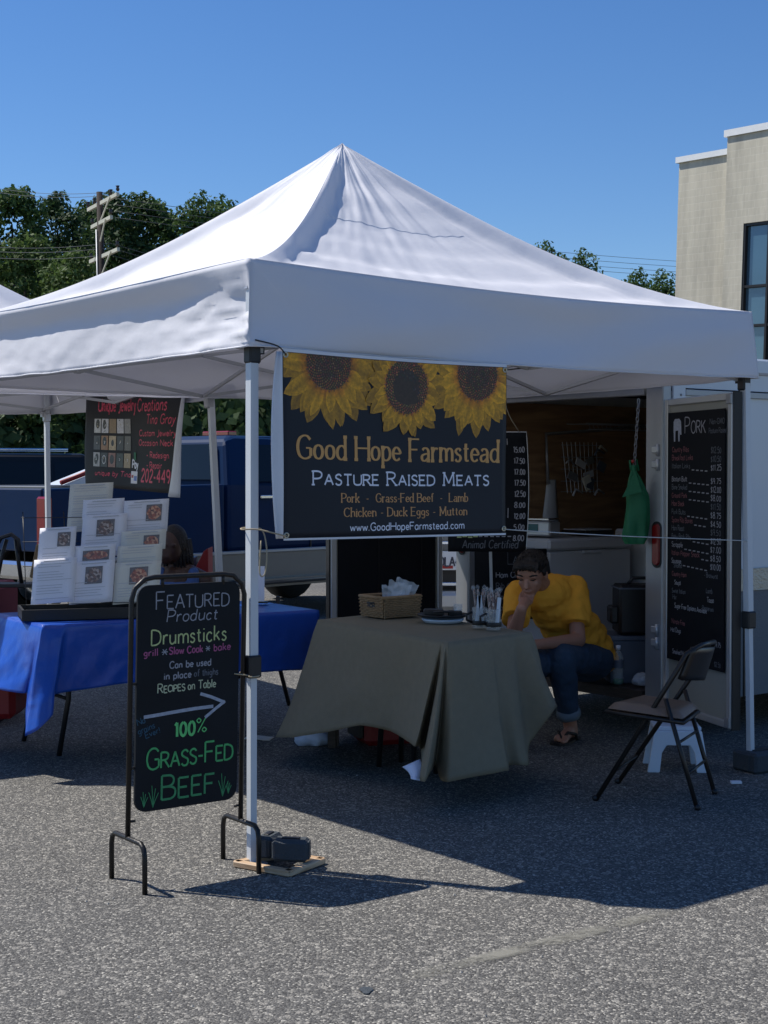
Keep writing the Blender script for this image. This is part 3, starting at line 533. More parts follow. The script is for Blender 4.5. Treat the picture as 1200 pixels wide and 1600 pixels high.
# ------------------------------------------------------------------ parked vehicles beyond
def truck():
    T = thing('pickup_truck', 'dark blue crew cab pickup with silver lower body parked behind the stalls', 'pickup', (-2.9, 13.0, 0), R(48))
    # local x = along the right side towards the front, y = across (left side away), origin = rear right corner
    Wd = 1.95
    def side(y0, y1):
        b = B()
        bed = [(0, .62), (0, 1.36), (2.02, 1.38), (2.02, .62)]
        return b
    def body(poly, y0, y1, name, m, bev=.02, ch=None):
        b = B(); n = len(poly); vs = [(x, y0, z) for x, z in poly]+[(x, y1, z) for x, z in poly]
        fs = [tuple(range(n)), tuple(range(2*n-1, n-1, -1))]+[(n+i, n+(i+1) % n, (i+1) % n, i) for i in range(n)]
        b.add(vs, fs); return b.build(name, m, T, bevel=bev)
    def arch(cx, r, z0, x0, x1):
        return [(cx+r*math.cos(a), z0+r*math.sin(a)) for a in [math.pi*k/10 for k in range(11)]]
    up_ = [(0, .702), (0, 1.34), (2.02, 1.37), (2.02, .702)]
    body(up_, 0, .12, 'bed_side', M['truck']); body(up_, Wd-.12, Wd, 'bed_side', M['truck'])
    tg = B(); tg.box((.03, Wd/2, 1.06), (.06, Wd-.26, .56), ch=.015); tgo = tg.build('tailgate', M['truck'], T)
    h = B(); h.box((-.012, Wd/2, 1.16), (.03, .28, .07), ch=.01); h.build('handle', M['chrome'], tgo)
    fl = B(); fl.box((1.0, Wd/2, .86), (1.95, Wd-.25, .1)); fl.build('bed_floor', M['black'], T)
    tb = B(); tb.box((1.0, Wd/2, 1.345), (1.9, Wd-.28, .03), ch=.01); tb.build('bed_cover', M['trucks'], T)
    # cab
    cab = [(2.06, .702), (2.06, 1.36), (2.15, 1.79), (2.28, 1.85), (3.9, 1.86), (4.55, 1.36), (5.75, 1.25), (5.8, .702)]
    b = B(); n = len(cab); ins = {2: .12, 3: .2, 4: .2}
    vs = [(x, ins.get(i, 0), z) for i, (x, z) in enumerate(cab)]+[(x, Wd-ins.get(i, 0), z) for i, (x, z) in enumerate(cab)]
    b.add(vs, [(n+i, n+(i+1) % n, (i+1) % n, i) for i in range(n)]+[(0, 1, 5, 6, 7), (1, 2, 3, 4, 5), (n+7, n+6, n+5, n+1, n), (n+5, n+4, n+3, n+2, n+1)]); b.build('cab', M['truck'], T, bevel=.05)
    low = [(0, .36), (0, .798)]+[(x, z) for x, z in ((5.8, .798), (5.8, .36))]
    def lower(y0, y1):
        pts = [(0, .70), (0, .42), (.62, .42)]+[(1.08-.46*math.cos(a), .42+.27*math.sin(a)) for a in [math.pi*k/8 for k in range(1, 8)]]+[(1.54, .42), (1.6, .34), (4.2, .34)]+[(4.7-.46*math.cos(a), .42+.27*math.sin(a)) for a in [math.pi*k/8 for k in range(1, 8)]]+[(5.2, .42), (5.8, .42), (5.8, .70)]
        b = B()
        top = [(x, .70) for x, z in pts]; nn = len(pts)
        vs = []
        for y in (y0, y1):
            vs += [(x, y, z) for x, z in pts]+[(x, y, zz) for x, zz in top]
        fs = []
        for s_, o in ((0, 0), (1, 2*nn)):
            for i in range(nn-1):
                if abs(pts[i][0]-pts[i+1][0]) > 1e-4:
                    q = (o+i, o+i+1, o+nn+i+1, o+nn+i); fs.append(q if not s_ else q[::-1])
        for i in range(nn-1): fs.append((i+1, i, 2*nn+i, 2*nn+i+1))
        b.add(vs, fs); b.build('lower_panel', M['trucks'], T)
    lower(-.012, .1); lower(Wd-.1, Wd+.012)
    trm = B(); trm.box((2.9, -.02, .70), (5.7, .03, .035), ch=.008); trm.build('side_moulding', M['silver'], T)
    rb_ = B(); rb_.tube([(2.1, -.08, .40), (4.1, -.08, .40)], .030, 8); rb_.box((3.1, -.06, .42), (1.9, .10, .02)); rb_.build('running_board', M['trucks'], T)
    for x in (1.08, 4.7):
        for y in (.0, Wd-.22):
            w = B(); mt = Matrix.Translation((x, y+.02, .39)) @ Matrix.Rotation(R(-90), 4, 'X')
            w.lathe([(.24, 0), (.36, 0), (.39, .03), (.39, .2), (.36, .23), (.24, .23)], 24, mt, cap=False); wo = w.build('wheel', M['tyre'], T)
            w = B(); w.lathe([(.0, .04), (.1, .03), (.23, .02), (.24, .21)], 20, mt, cap=False); w.build('rim', M['chrome'], wo)
    # glass and details
    g = B(); g.add([(2.072, .14, 1.40), (2.072, Wd-.14, 1.40), (2.145, Wd-.24, 1.75), (2.145, .24, 1.75)], [(0, 3, 2, 1)]); g.v = [p+V((-.03, 0, .012)) for p in g.v]; g.build('rear_window', M['tglass'], T, thick=.01)
    def sw(x0, x1, x2, x3, nm):
        g = B(); g.add([(x0, -.006, 1.39), (x1, -.006, 1.39), (x2, .155, 1.76), (x3, .155, 1.76)], [(0, 1, 2, 3)]); g.v = [p+V((0, -.012, 0)) for p in g.v]; return g.build(nm, M['tglass'], T, thick=.01)
    sw(2.42, 3.15, 3.12, 2.52, 'side_window'); sw(3.25, 4.35, 3.88, 3.24, 'side_window')
    for x in (2.36, 3.20, 4.3):
        s_ = B(); s_.box((x, -.004, .86), (.012, .014, 1.02)); s_.build('door_seam', M['black'], T)
    for x in (2.55, 3.38):
        s_ = B(); s_.box((x, -.03, 1.24), (.17, .03, .035), ch=.008); s_.build('door_handle', M['chrome'], T)
    for y in (.06, Wd-.06):
        s_ = B(); s_.box((-.02, y, 1.04), (.08, .15, .46), ch=.02); s_.build('tail_light', M['redlens'], T)
    s_ = B(); s_.box((-.07, Wd/2, .62), (.14, Wd, .16), ch=.03); s_.build('rear_bumper', M['chrome'], T)
    s_ = B(); s_.box((2.45, .55, 1.875), (.12, .4, .05), ch=.01); s_.build('cab_lamp', M['redlens'], T)
    ro = B(); ro.add([(.25, .16, 1.37), (.95, .16, 1.37), (.95, .16, 1.60), (.25, .42, 1.37), (.95, .42, 1.37), (.95, .42, 1.60)], [(0, 1, 2), (5, 4, 3), (0, 2, 5, 3), (1, 4, 5, 2)]); lo = ro.build('raised_cover', M['trailer'], T); ro = B(); ro.tube([(.22, .15, 1.39), (.97, .15, 1.63)], .022, 6); ro.build('lid_edge', M['redcool'], lo)
    return T
truck()
def car(name, label, loc, rz, m, Ht=1.75, L=4.7, plate_txt=None):
    T = thing(name, label, 'car', loc, rz); Wd = 1.85
    pr = [(0, .35), (-.05, .6), (.02, 1.05), (.5, Ht-.06), (.8, Ht), (2.6, Ht), (3.3, 1.08), (L-.1, .92), (L, .6), (L-.05, .35)]
    b = B(); n = len(pr); ins = {3: .16, 4: .2, 5: .2}
    vs = [(x, ins.get(i, 0), z) for i, (x, z) in enumerate(pr)]+[(x, Wd-ins.get(i, 0), z) for i, (x, z) in enumerate(pr)]
    b.add(vs, [(n+i, n+(i+1) % n, (i+1) % n, i) for i in range(n)]+[(0, 1, 2, 6, 7, 8, 9), (2, 3, 4, 5, 6), (n+9, n+8, n+7, n+6, n+2, n+1, n), (n+6, n+5, n+4, n+3, n+2)]); b.build('body', m, T, bevel=.05)
    for s_ in (0, 1):
        yy = [-.012, .125] if s_ == 0 else [Wd+.012, Wd-.125]
        for x0, x1, x2, x3 in ((.45, 1.2, 1.2, .72), (1.3, 2.15, 2.12, 1.3), (2.25, 3.05, 2.6, 2.22)):
            g = B(); g.add([(x0, yy[0], 1.12), (x1, yy[0], 1.12), (x2, yy[1], Ht-.12), (x3, yy[1], Ht-.12)], [(0, 1, 2, 3)]); g.build('side_window', M['tglass'], T, thick=.01)
        for x in (.85, L-.9):
            w = B(); mt = Matrix.Translation((x, -.01 if s_ == 0 else Wd-.2, .34)) @ Matrix.Rotation(R(-90), 4, 'X')
            w.lathe([(.2, 0), (.31, 0), (.34, .03), (.34, .18), (.31, .21), (.2, .21)], 20, mt, cap=False); wo = w.build('wheel', M['tyre'], T)
            w = B(); w.lathe([(.0, .03), (.2, .02), (.21, .19)], 16, mt, cap=False); w.build('rim', M['chrome'], wo)
    g = B(); g.add([(.06, .2, 1.1), (.06, Wd-.2, 1.1), (.46, Wd-.32, Ht-.12), (.46, .32, Ht-.12)], [(0, 3, 2, 1)]); g.v = [p+V((-.03, 0, 0)) for p in g.v]; g.build('rear_window', M['tglass'], T, thick=.01)
    g = B()
    for y in (.25, Wd-.25): g.tube([(.8, y, Ht+.05), (2.4, y, Ht+.05)], .018, 5)
    g.build('roof_rail', M['chrome'], T)
    return T
sp = P(-60, 740, 19.5); car('dark_suv', 'black sports utility car seen over the pickup bed at the left edge', (sp.x-1.0, 19.2, 0), R(12), M['suv'], 1.74)
c2 = P(640, 740, 12.4); gc = thing('grey_car', 'grey car front with licence plate glimpsed between the trailer door and pillar', 'car', (c2.x, 12.4, 0))
b = B(); b.box((.55, .9, .78), (1.7, 1.8, .62), ch=.1); b.box((.55, 1.5, 1.2), (1.3, 1.0, .5), ch=.15); b.build('body', M['trucks'], gc)
b = B(); b.box((.55, -.03, .66), (1.1, .05, .22)); b.build('grille', M['black'], gc)
for z in (.56, .72, .9, 1.02):
    b = B(); b.box((.55, -.07, z), (1.12, .03, .028), ch=.005); b.build('grille_bar', M['chrome'], gc)
b = B(); b.box((.55, .1, .42), (1.7, .4, .16), ch=.05); b.build('bumper', M['silverlight'], gc)
for x in (-.15, 1.25):
    b = B(); b.tube([(x-.1, .5, .3), (x+.1, .5, .3)], .3, 18); b.build('wheel', M['tyre'], gc)
lp = P(702, 876, 12.28)-gc.location; b = B(); b.box((lp.x+.0, lp.y, lp.z), (.30, .012, .155), ch=.004); po = b.build('licence_plate', M['plate'], gc)
fnp = lambda u, v, h=0: V((lp.x-.14+u, lp.y-.008-h, lp.z-.07+v))
text(po, 'plate_lettering', '2DLA44', .02, .025, .075, M['inkd'], fnp, width=.24, w=.013)
b = B(); plate(b, .06, .005, .17, .03, fnp, .0018); b.build('red_emblem', M['red'], po)

# ------------------------------------------------------------------ pop-up canopies
def canopy(C, apex, label, foot=None, zt=2.27, zb=1.94, tilt=None, detail=1, group=None, legtop=None, hipsag=.12):
    cx = sum(p[0] for p in C)/4; cy = sum(p[1] for p in C)/4
    T = thing('canopy_tent', label, 'canopy', (cx, cy, 0), 0, group)
    C = [V((p[0], p[1], 0)) for p in C]; A = V(apex); ctr = V((cx, cy, 0))
    n = 4
    def eave(k, s, z): a, b_ = C[k], C[(k+1) % 4]; p = a.lerp(b_, s); return V((p.x, p.y, z))
    for k in range(4):
        a, b_ = C[k], C[(k+1) % 4]; Ln = (b_-a).length; out = V(((b_-a).y, -(b_-a).x, 0)).normalized()
        if (a.lerp(b_, .5)-ctr).dot(out) < 0: out = -out
        ebulge = .062 if (k == 3 and detail) else .012
        NU, NV = (96, 56) if detail and k in (0, 3) else (40, 24)
        def roof(s, t, k=k, Ln=Ln, out=out):
            t = t
            p = eave(k, s, zt-.03*math.sin(math.pi*s)).lerp(A, t)
            p.z -= hipsag*math.sin(math.pi*t**.85)
            dist = min(s, 1-s)*Ln*(1-t)*.9
            dl = min(1, dist/.07); dl = dl*dl*(3-2*dl)
            env = math.sin(math.pi*min(1, t*1.05))**.7 if t*1.05 < 1 else 0
            wob = 1+.35*noise.noise(V((t*14, k*3.1, 0)))
            p.z -= .058*dl*env*wob
            p.z -= .05*math.sin(math.pi*s)*math.sin(math.pi*t)*(1-t)
            edge = math.exp(-t*5); cor = math.exp(-min(s, 1-s)*6)
            p.z += (.010*noise.noise(V((s*9+k, t*5, 0)))+(.006 if k == 0 else .003)*noise.noise(V((s*26+k, t*9, 3)))*(1 if t < .97 else 0)+.006*noise.noise(V((s*38-t*22+k, t*30, 5)))*cor)*min(1, t*8)*min(1, min(s, 1-s)*25)
            p += out*.006*max(0, 1-t*12)+out*(ebulge*math.sin(math.pi*s)**.7)*(1-t)**9
            # radial pleats under the peak
            p.z += (.0065 if k == 0 else .003)*math.sin(s*34+3*noise.noise(V((s*5, k, 0))))*math.exp(-((t-.72)/.16)**2)
            return p
        b = B(); b.grid(roof, NU, NV, flip=True)
        o = b.build('roof_panel', M['canopy'], T, world=True)
        def val(s, t, k=k, out=out, a=a, b_=b_):
            z = (zt-.03*math.sin(math.pi*s))*(1-t)+(zb-.012*math.sin(math.pi*s))*t
            oo = .004+.026*t; p = eave(k, -oo/Ln+s*(1+2*oo/Ln), z)+out*oo
            cor = math.exp(-min(s, 1-s)*9)
            w = .011*noise.noise(V((s*6+k*5, t*1.2, 2)))+.003*noise.noise(V((s*20+k, t*5+s*8, 1)))*(1 if k == 3 else .7)
            if k == 3:
                for fq, am in ((11, .012), (23, .006)):
                    rdg = 1-abs(noise.noise(V((s*fq*.8, t*fq*.5+s*fq*.45, fq)))) ; w -= am*(rdg**7)*(cor*1.3+.30*t+.10)
                w += .008*cor*math.sin((t*8+s*20))
            w += (.012 if k == 3 else .020)*math.sin(t*math.pi)*math.sin(s*9+k)+(.010*math.sin(s*14+t*7)*t if k == 0 else 0)
            tt = min(1, t/.34); p += out*(ebulge*math.sin(math.pi*max(0, min(1, s)))**.7)*(1-tt*tt*(3-2*tt))
            return p+out*w*min(1, t*3.5)*(1 if .002 < s < .998 else 0)+V((0, 0, .006*noise.noise(V((s*12, k, 0)))*t))
        b = B(); b.grid(val, 110 if detail else 40, 16 if detail else 6); o = b.build('valance', M['canopy'], T, world=True, thick=.002)
        hm = B(); hm.tube([val(i/60, 1)+V((0, 0, .002)) for i in range(61)], .004, 5); hm.build('hem', M['canopy'], o, world=True)
        if detail and k in (0,):
            sm_ = B()
            sm_.tube([roof(.03+.78*i/90, .63-.015*i/90)+V((0, 0, .0006)) for i in range(91)], .0016, 4)
            tag(sm_.build('seam_stitching', M['canopyseam'], o.parent, world=True), kind=None)
        # scissor truss
        zi, zl = zt-.10, (zt-.34 if detail else zt-.24)
        ino = -out*.03
        for (s0, z0, s1, z1) in ((0, zi, .5, zl), (0, zl, .5, zi), (.5, zi, 1, zl), (.5, zl, 1, zi)):
            t = B(); t.tube([eave(k, s0, z0)+ino, eave(k, s1, z1)+ino*(1.6 if z0 > z1 else 1)], .013, 4, flat=1); t.build('truss_bar', M['polegrey'], T, world=True)
        m_ = eave(k, .5, 0)
        for (z0, z1) in (((zi, zl+.18), (zl, zi+.12)) if detail else ()):
            t = B(); c_ = V((cx, cy, 0)); t.tube([m_+V((0, 0, z0))-out*.05, V((cx, cy, z1+.05))], .012, 4); t.build('truss_bar', M['polegrey'], T, world=True)
        t = B(); t.tube([C[k]+V((0, 0, zt-.02)), *[(C[k]+V((0, 0, zt))).lerp(A, q_)-V((0, 0, .05+hipsag*math.sin(math.pi*q_**.85)+.03*math.sin(math.pi*q_))) for q_ in (.15, .3, .45, .6, .75, .9)], A-V((0, 0, .06))], .012, 4); t.build('roof_bar', M['polegrey'], T, world=True)
    t = B(); t.tube([V((cx, cy, zl_ := zt-.35)), A-V((0, 0, .03))], .016, 6); t.build('centre_post', M['polegrey'], T, world=True)
    for k in range(4):
        ft = V(foot[k]) if foot and foot[k] is not None else C[k].copy(); tp = V((C[k].x, C[k].y, zt-.04)); tp = tp+(ctr-C[k]).normalized()*.03
        ft = ft; mid = ft.lerp(tp, .335)
        dr = (C[(k+1) % 4]-C[k]).normalized()
        t = B(); t.tube([mid, tp], .0245, 4, up=(dr.x, dr.y, 0)); lg = t.build('leg', M['pole'], T, world=True)
        t = B(); t.tube([ft, mid+V((0, 0, .05))], .0195, 4, up=(dr.x, dr.y, 0)); t.build('lower_tube', M['pole'], lg, world=True)
        mt = basis(mid+V((0, 0, 0)), (dr.x, dr.y, 0)); t = B(); t.box((0, 0, 0), (.056, .056, .085), mt, ch=.006); t.build('height_latch', M['black'], lg, world=True)
        mt = basis(V((tp.x, tp.y, zb-.025)), (dr.x, dr.y, 0)); t = B(); t.box((0, 0, 0), (.052, .052, .07), mt, ch=.008); t.box((.03, 0, .02), (.03, .03, .035), mt); t.build('slider_bracket', M['black'] if detail else M['polegrey'], lg, world=True)
        mt = basis(V((ft.x, ft.y, .006)), (dr.x, dr.y, 0)); t = B(); t.box((0, 0, 0), (.09, .09, .012), mt, ch=.003); t.build('foot_plate', M['silverlight'], lg, world=True)
    return T
P1 = V((-.497, 5.584, 0)); ea = V((2.31, 1.835, 0)); eb = V((-1.835, 2.31, 0)); P2 = P1+ea; P3 = P1+eb; P4 = P1+ea+eb+V((.16, .22, 0))  # unseen rear corner P4 pushed outward to keep sun off the trailer door
ctr = (P1+P4)/2
p2f = G(1173, 1204)
canopy([P1, P2, P4, P3], (P(535, 232, ctr.y).x, ctr.y, 3.17), 'large white pop-up canopy tent over the meat stall with sunflower banner', foot=[None, p2f, None, None])
Bn = V((-1.04, 9.15, 0)); An = V((-2.6, 11.6, 0)); off = V((-2.455, -1.58, 0))
canopy([Bn, An, An+off, Bn+off], ((Bn.x+An.x+off.x)/2, (Bn.y+An.y+off.y)/2, 3.0), 'second white pop-up canopy behind on the left carrying the jewelry banner', foot=[(Bn.x+.07, Bn.y, 0), None, None, None], detail=0, zt=2.2, zb=1.93)
# ------------------------------------------------------------------ main banner
def banner_frame(tl, tr, Hh, wave=.0055):
    x = (tr-tl); Wd = x.length; x = x.normalized(); nrm = V((x.y, -x.x, 0)).normalized()
    if nrm.y > 0: nrm = -nrm
    def fn(u, v, h=0):
        w = wave*(math.sin(u*5+1)+.6*math.sin(v*7+u*3)); sag = .006*math.sin(math.pi*max(0, min(1, u/Wd)))*(v/Hh)
        return tl+x*u+V((0, 0, v-Hh-sag))+nrm*(h+w)
    return fn, Wd, x, nrm
tl = P(441, 549, 5.60); tr = P(790, 574, 6.32)
BH = .70
fnB, BW, bx, bn = banner_frame(tl, tr, BH)
BT = thing('farm_banner', 'dark vinyl banner with three sunflowers and gold farm name hanging under the canopy edge', 'banner', tuple((tl+tr)/2-V((0, 0, BH))))
b = B(); b.grid(lambda a, c: fnB(a*BW, c*BH), 50, 30); sheet = b.build('vinyl_sheet', M['vinyl'], BT, world=True, thick=.0012)
b = B(); b.grid(lambda a, c: fnB(a*BW, BH-.0+c*.012, .002), 40, 1); b.build('hem', M['vinylback'], BT, world=True); b = B(); b.grid(lambda a, c: fnB(a*BW, -.007+c*.008, .002), 40, 1); b.build('hem', M['vinylback'], BT, world=True)
b = B()
def curl(a, c):
    z = c*BH; wd = .05*math.sin(math.pi*min(1, .12+c*.8))**.7
    p = fnB(0, z, 0); return p - bx*wd*math.sin(a*math.pi*.5) - bn*(.02*math.sin(a*math.pi))*1
b.grid(curl, 8, 24); b.build('curled_edge', M['vinylback'], BT, world=True, thick=.001)
for u, v in ((.012, .012), (BW-.012, .02), (.012, BH-.012), (BW-.012, BH-.012)):
    b = B(); p = fnB(u, v, .002); mt = basis(p, bx, (0, 0, 1)); b.lathe([(.006, 0), (.012, 0), (.012, .003), (.006, .003), (.006, 0)], 14, mt, cap=False); b.build('grommet', M['brass'], BT, world=True)
def clip(poly, u0, v0, u1, v1):
    for ax, lim, sg in ((0, u0, 1), (0, u1, -1), (1, v0, 1), (1, v1, -1)):
        out = []
        for i in range(len(poly)):
            a, c = poly[i], poly[(i+1) % len(poly)]; da, dc = (a[ax]-lim)*sg, (c[ax]-lim)*sg
            if da >= 0: out.append(a)
            if da*dc < 0: t = da/(da-dc); out.append(tuple(a[j]+(c[j]-a[j])*t for j in range(len(a))))
        poly = out
        if not poly: return []
    return poly
def sunflower(cu, cv, rd, rp, seed, h0, dark, shade=1.0):
    rnd = random.Random(seed); b = B(); cols = []; k = 0
    def put(poly, h, cs):
        q = clip([(*p, *c) for p, c in zip(poly, cs)], .003, .003, BW-.003, BH-.002)
        if len(q) < 3: return
        b.add([fnB(p[0], p[1], h) for p in q], [tuple(range(len(q)))]); cols.extend([tuple(p[2:]) for p in q])
    for ring, (n, ro, wd) in enumerate(((19, 1.0, .030), (21, .93, .028), (17, .82, .024))):
        for i in range(n):
            a = 2*math.pi*(i+.5*(ring % 2)+rnd.uniform(-.22, .22))/n; L = rp*ro*rnd.uniform(.86, 1.06); w = wd*rnd.uniform(.85, 1.25)*rp/.24
            bend = rnd.uniform(-.12, .12); base = rd*.82
            lt = []
            tones = rnd.uniform(.82, 1.1)*shade
            prof = [(0, .35), (.2, .8), (.45, 1), (.7, .86), (.88, .48), (1, .0)]
            def pt(t, s):
                r = base+(L-base)*t; aa = a+bend*t*t; x = math.cos(aa)*r; y = math.sin(aa)*r
                return (cu+x-math.sin(aa)*s*w, cv+y+math.cos(aa)*s*w)
            def colr(t, s):
                e = min(1, max(0, (t-.0)/.45)); c0 = (.72, .13, .010); c1 = (.98, .46, .012)
                vein = (.62+.38*abs(s) if t > .05 else .5)*(1-.22*(2-ring))
                return tuple((c0[j]*(1-e)+c1[j]*e)*tones*vein for j in range(3))
            hh = h0+.0003*ring+.00001*i+.0001*(i % 3)
            for j in range(len(prof)-1):
                t0, w0 = prof[j]; t1, w1 = prof[j+1]
                for s0, s1 in ((-1, 0), (0, 1)):
                    poly = [pt(t0, s0*w0), pt(t0, s1*w0), pt(t1, s1*w1), pt(t1, s0*w1)]
                    poly = poly[::-1]
                    cs = [colr(t0, s0), colr(t0, s1), colr(t1, s1), colr(t1, s0)][::-1]
                    if t1 == 1: poly = poly[:3] if False else poly; 
                    put(poly, hh, cs)
    # seed disc: many little florets
    N_ = 420
    disc = [(cu+rd*math.cos(t*.2618), cv+rd*math.sin(t*.2618)) for t in range(24)]; put(disc, h0+.0012, [(.05, .028, .018)]*24)
    for i in range(N_):
        r = rd*1.06*math.sqrt((i+.5)/N_); a = i*2.39996; x, y = cu+r*math.cos(a), cv+r*math.sin(a); s = rd*.042
        f = r/rd; c0 = dark if f < .62 else (.26, .10, .03)
        if rnd.random() < .18: c0 = tuple(q*1.7 for q in c0)
        c0 = tuple(q*rnd.uniform(.5, 1.4) for q in c0)
        put([(x-s, y), (x, y-s), (x+s, y), (x, y+s)], h0+.0015+.00002*(i % 7), [c0]*4)
    o = b.build('printed_sunflower', M['sun'], BT, world=True); setcol(o, cols); return o
sunflower(.215, .675, .108, .270, 1, .0008, (.16, .075, .035), .85)
sunflower(.985, .665, .108, .266, 2, .0008, (.13, .065, .035), 1.0)
sunflower(.605, .600, .110, .212, 3, .0034, (.04, .03, .028), .95)
wf = lambda fn, o: (lambda u, v, h=0: WM(o).inverted() @ fn(u, v, h))
fb = wf(fnB, BT)
text(BT, 'gold_lettering', 'Good Hope Farmstead', .062, .302, .088, M['gold'], fb, width=1.045, w=.0125, style='serif', gap=1.4)
text(BT, 'white_lettering', 'Pasture Raised Meats', .135, .203, .052, M['whiteprint'], fb, width=.915, w=.0068, caps=.78, gap=2.0, style='slab')
text(BT, 'gold_lettering', 'Pork  -  Grass-Fed Beef  -  Lamb', .272, .136, .034, M['gold2'], fb, width=.665, w=.0052, style='serif')
text(BT, 'gold_lettering', 'Chicken - Duck Eggs - Mutton', .284, .080, .034, M['gold2'], fb, width=.648, w=.0052, style='serif')
text(BT, 'white_lettering', 'www.GoodHopeFarmstead.com', .315, .024, .030, M['whiteprint'], fb, width=.60, w=.0042)
def rope(name, label, pts, r, m, cat_='rope', group=None):
    b = B(); b.tube(cat([tuple(p) for p in pts], 5), r, 6); return tag(b.build(name, m), label, cat_, group)
leg1 = lambda z: V((P1.x, P1.y, z))
rope('tie_cord', 'tan cord tying the lower left banner corner to the near tent leg', [fnB(.012, .012, .004), leg1(1.27)+V((.12, -.02, -.03)), leg1(1.262)+V((.03, -.035, 0)), leg1(1.262)+V((-.03, -.03, 0)), leg1(1.262)+V((-.03, .03, .004)), leg1(1.262)+V((.035, .03, 0)), leg1(1.24)+V((.06, -.02, -.05)), leg1(1.1)+V((.055, -.03, 0)), leg1(1.08)+V((.035, -.03, .02)), leg1(1.2)+V((.04, -.03, .02))], .0028, M['rope'], 'cord')
rope('tie_cord', 'black tie from the upper left banner corner to the tent corner', [fnB(.012, BH-.012, .004), leg1(1.945)+V((.10, -.0, .0)), leg1(1.965)+V((.02, -.03, 0))], .003, M['black'], 'cord')
rope('guy_string', 'long thin white string from the lower right banner corner to the right tent leg', [fnB(BW-.012, .02, .004), P(815, 829, 6.45), P(980, 838, 6.9), P(1168, 845, 7.38)], .0022, M['ropew'], 'string')
rope('tie_cord', 'dark tie from the upper right banner corner into the tent frame', [fnB(BW-.012, BH-.012, .004), P(800, 577, 6.5), P(860, 570, 6.7)], .003, M['black'], 'cord')
rope('guy_string', 'short tan string hanging beside the right banner edge to the price board', [fnB(BW-.012, BH-.03, .004), P(792, 640, 6.6), P(812, 676, 8.3)], .002, M['rope'], 'string')
# ------------------------------------------------------------------ chalkboard sidewalk sign
L0 = V((-.915, 5.29, 0)); L1 = V((-.54, 5.565, 0)); sx = (L1-L0).normalized(); WS = (L1-L0).length
ST = thing('sidewalk_chalkboard', 'tall framed black chalkboard stand listing drumsticks and grass-fed beef beside the near tent leg', 'sign', tuple((L0+L1)/2), math.atan2(sx.y, sx.x))
hw = WS/2; tlt = .022   # leans: top shifts right
def q(x, z): return (x+tlt*z, 0, z)
b = B(); b.tube([q(-hw, .175), q(-hw, 1.02), q(-hw+.012, 1.06), q(-hw+.05, 1.092), q(-hw+.09, 1.098), q(hw-.09, 1.098), q(hw-.05, 1.092), q(hw-.012, 1.06), q(hw, 1.02), q(hw, .175)], .0095, 10); b.build('frame', M['blackmetal'], ST)
for sgn in (-1, 1):
    x = sgn*hw+tlt*.17; b = B(); b.tube([(x, -.13, 0), (x, -.13, .13), (x, -.122, .158), (x, -.10, .172), (x, .10, .172), (x, .122, .158), (x, .13, .13), (x, .13, 0)], .0095, 10); b.build('foot_hoop', M['blackmetal'], ST)
    for z in (.42, .72, .23): 
        b = B(); b.tube([(sgn*hw+tlt*z, 0, z), (sgn*(hw-.028)+tlt*z, 0, z)], .005, 6); b.build('bolt', M['blackmetal'], ST)
for x in (-.11, .14):
    b = B(); b.tube([q(x, 1.098), q(x, 1.06)], .007, 6); b.build('hanger', M['blackmetal'], ST)
PWs, z0s, z1s = WS-.045, .258, 1.070
def rr(w, z0, z1, r, k=5):
    out = []
    for cx_, cz_, a0 in ((w/2-r, z1-r, 0), (-w/2+r, z1-r, 90), (-w/2+r, z0+r, 180), (w/2-r, z0+r, 270)):
        for i in range(k+1): a = R(a0+90*i/k); out.append((cx_+r*math.cos(a), cz_+r*math.sin(a)))
    return out
b = B(); pl_ = rr(PWs, z0s, z1s, .045); n = len(pl_)
b.add([(x+tlt*z, -.006, z) for x, z in pl_]+[(x+tlt*z, .006, z) for x, z in pl_], [tuple(range(n-1, -1, -1)), tuple(range(n, 2*n))]+[(i, (i+1) % n, n+(i+1) % n, n+i) for i in range(n)])
pn = b.build('chalk_panel', M['board'], ST)
fs_ = lambda u, v, h=0: V((-PWs/2+u+tlt*(z0s+v), -.006-h, z0s+v))
Hs = z1s-z0s
def X_(x): return (x-78)/485*PWs
def T_(s, x0, x1, vb, size, m, w, **k): return text(pn, 'chalk_writing', s, X_(x0), vb*Hs, size*Hs, M[m], fs_, width=X_(x1)-X_(x0), w=w, **k)
T_('Featured', 162, 508, .892, .078, 'cw', .0046, jit=.04, caps=.76, gap=1.6)
T_('Product', 212, 450, .833, .052, 'cw', .0042, jit=.04, slant=.12)
T_('Drumsticks', 142, 498, .735, .068, 'cy', .0056, jit=.04)
T_('grill', 108, 172, .688, .030, 'cp', .0042, jit=.05); T_('*', 190, 218, .680, .042, 'cw', .0036)
T_('Slow Cook', 226, 384, .688, .032, 'cp', .0046, jit=.05); T_('*', 398, 420, .684, .036, 'cw', .0032); T_('bake', 438, 518, .689, .032, 'cp', .0040, jit=.05)
T_('Can be used', 228, 425, .625, .030, 'cw', .0042, jit=.05); T_('in place', 203, 330, .578, .030, 'cw', .0044, jit=.05); T_('of thighs', 345, 460, .580, .030, 'cd', .0040, jit=.05)
T_('Recipes', 175, 300, .520, .040, 'cc', .0042, caps=.72, jit=.05, slope=.02); T_('on Table', 316, 450, .524, .036, 'cc', .0040, jit=.05)
b = B(); _ar = lambda pts, w, h: ribbon(b, [(X_(x), vv*Hs) for x, vv in pts], w, fs_, h, None)
_ar([(112, .420), (180, .424), (260, .430), (350, .435), (440, .437)], .0125, .0014); _ar([(376, .500), (430, .480), (496, .449)], .0115, .0017); _ar([(496, .455), (450, .425), (400, .390)], .0115, .0020)
b.build('chalk_arrow', M['ca'], pn)
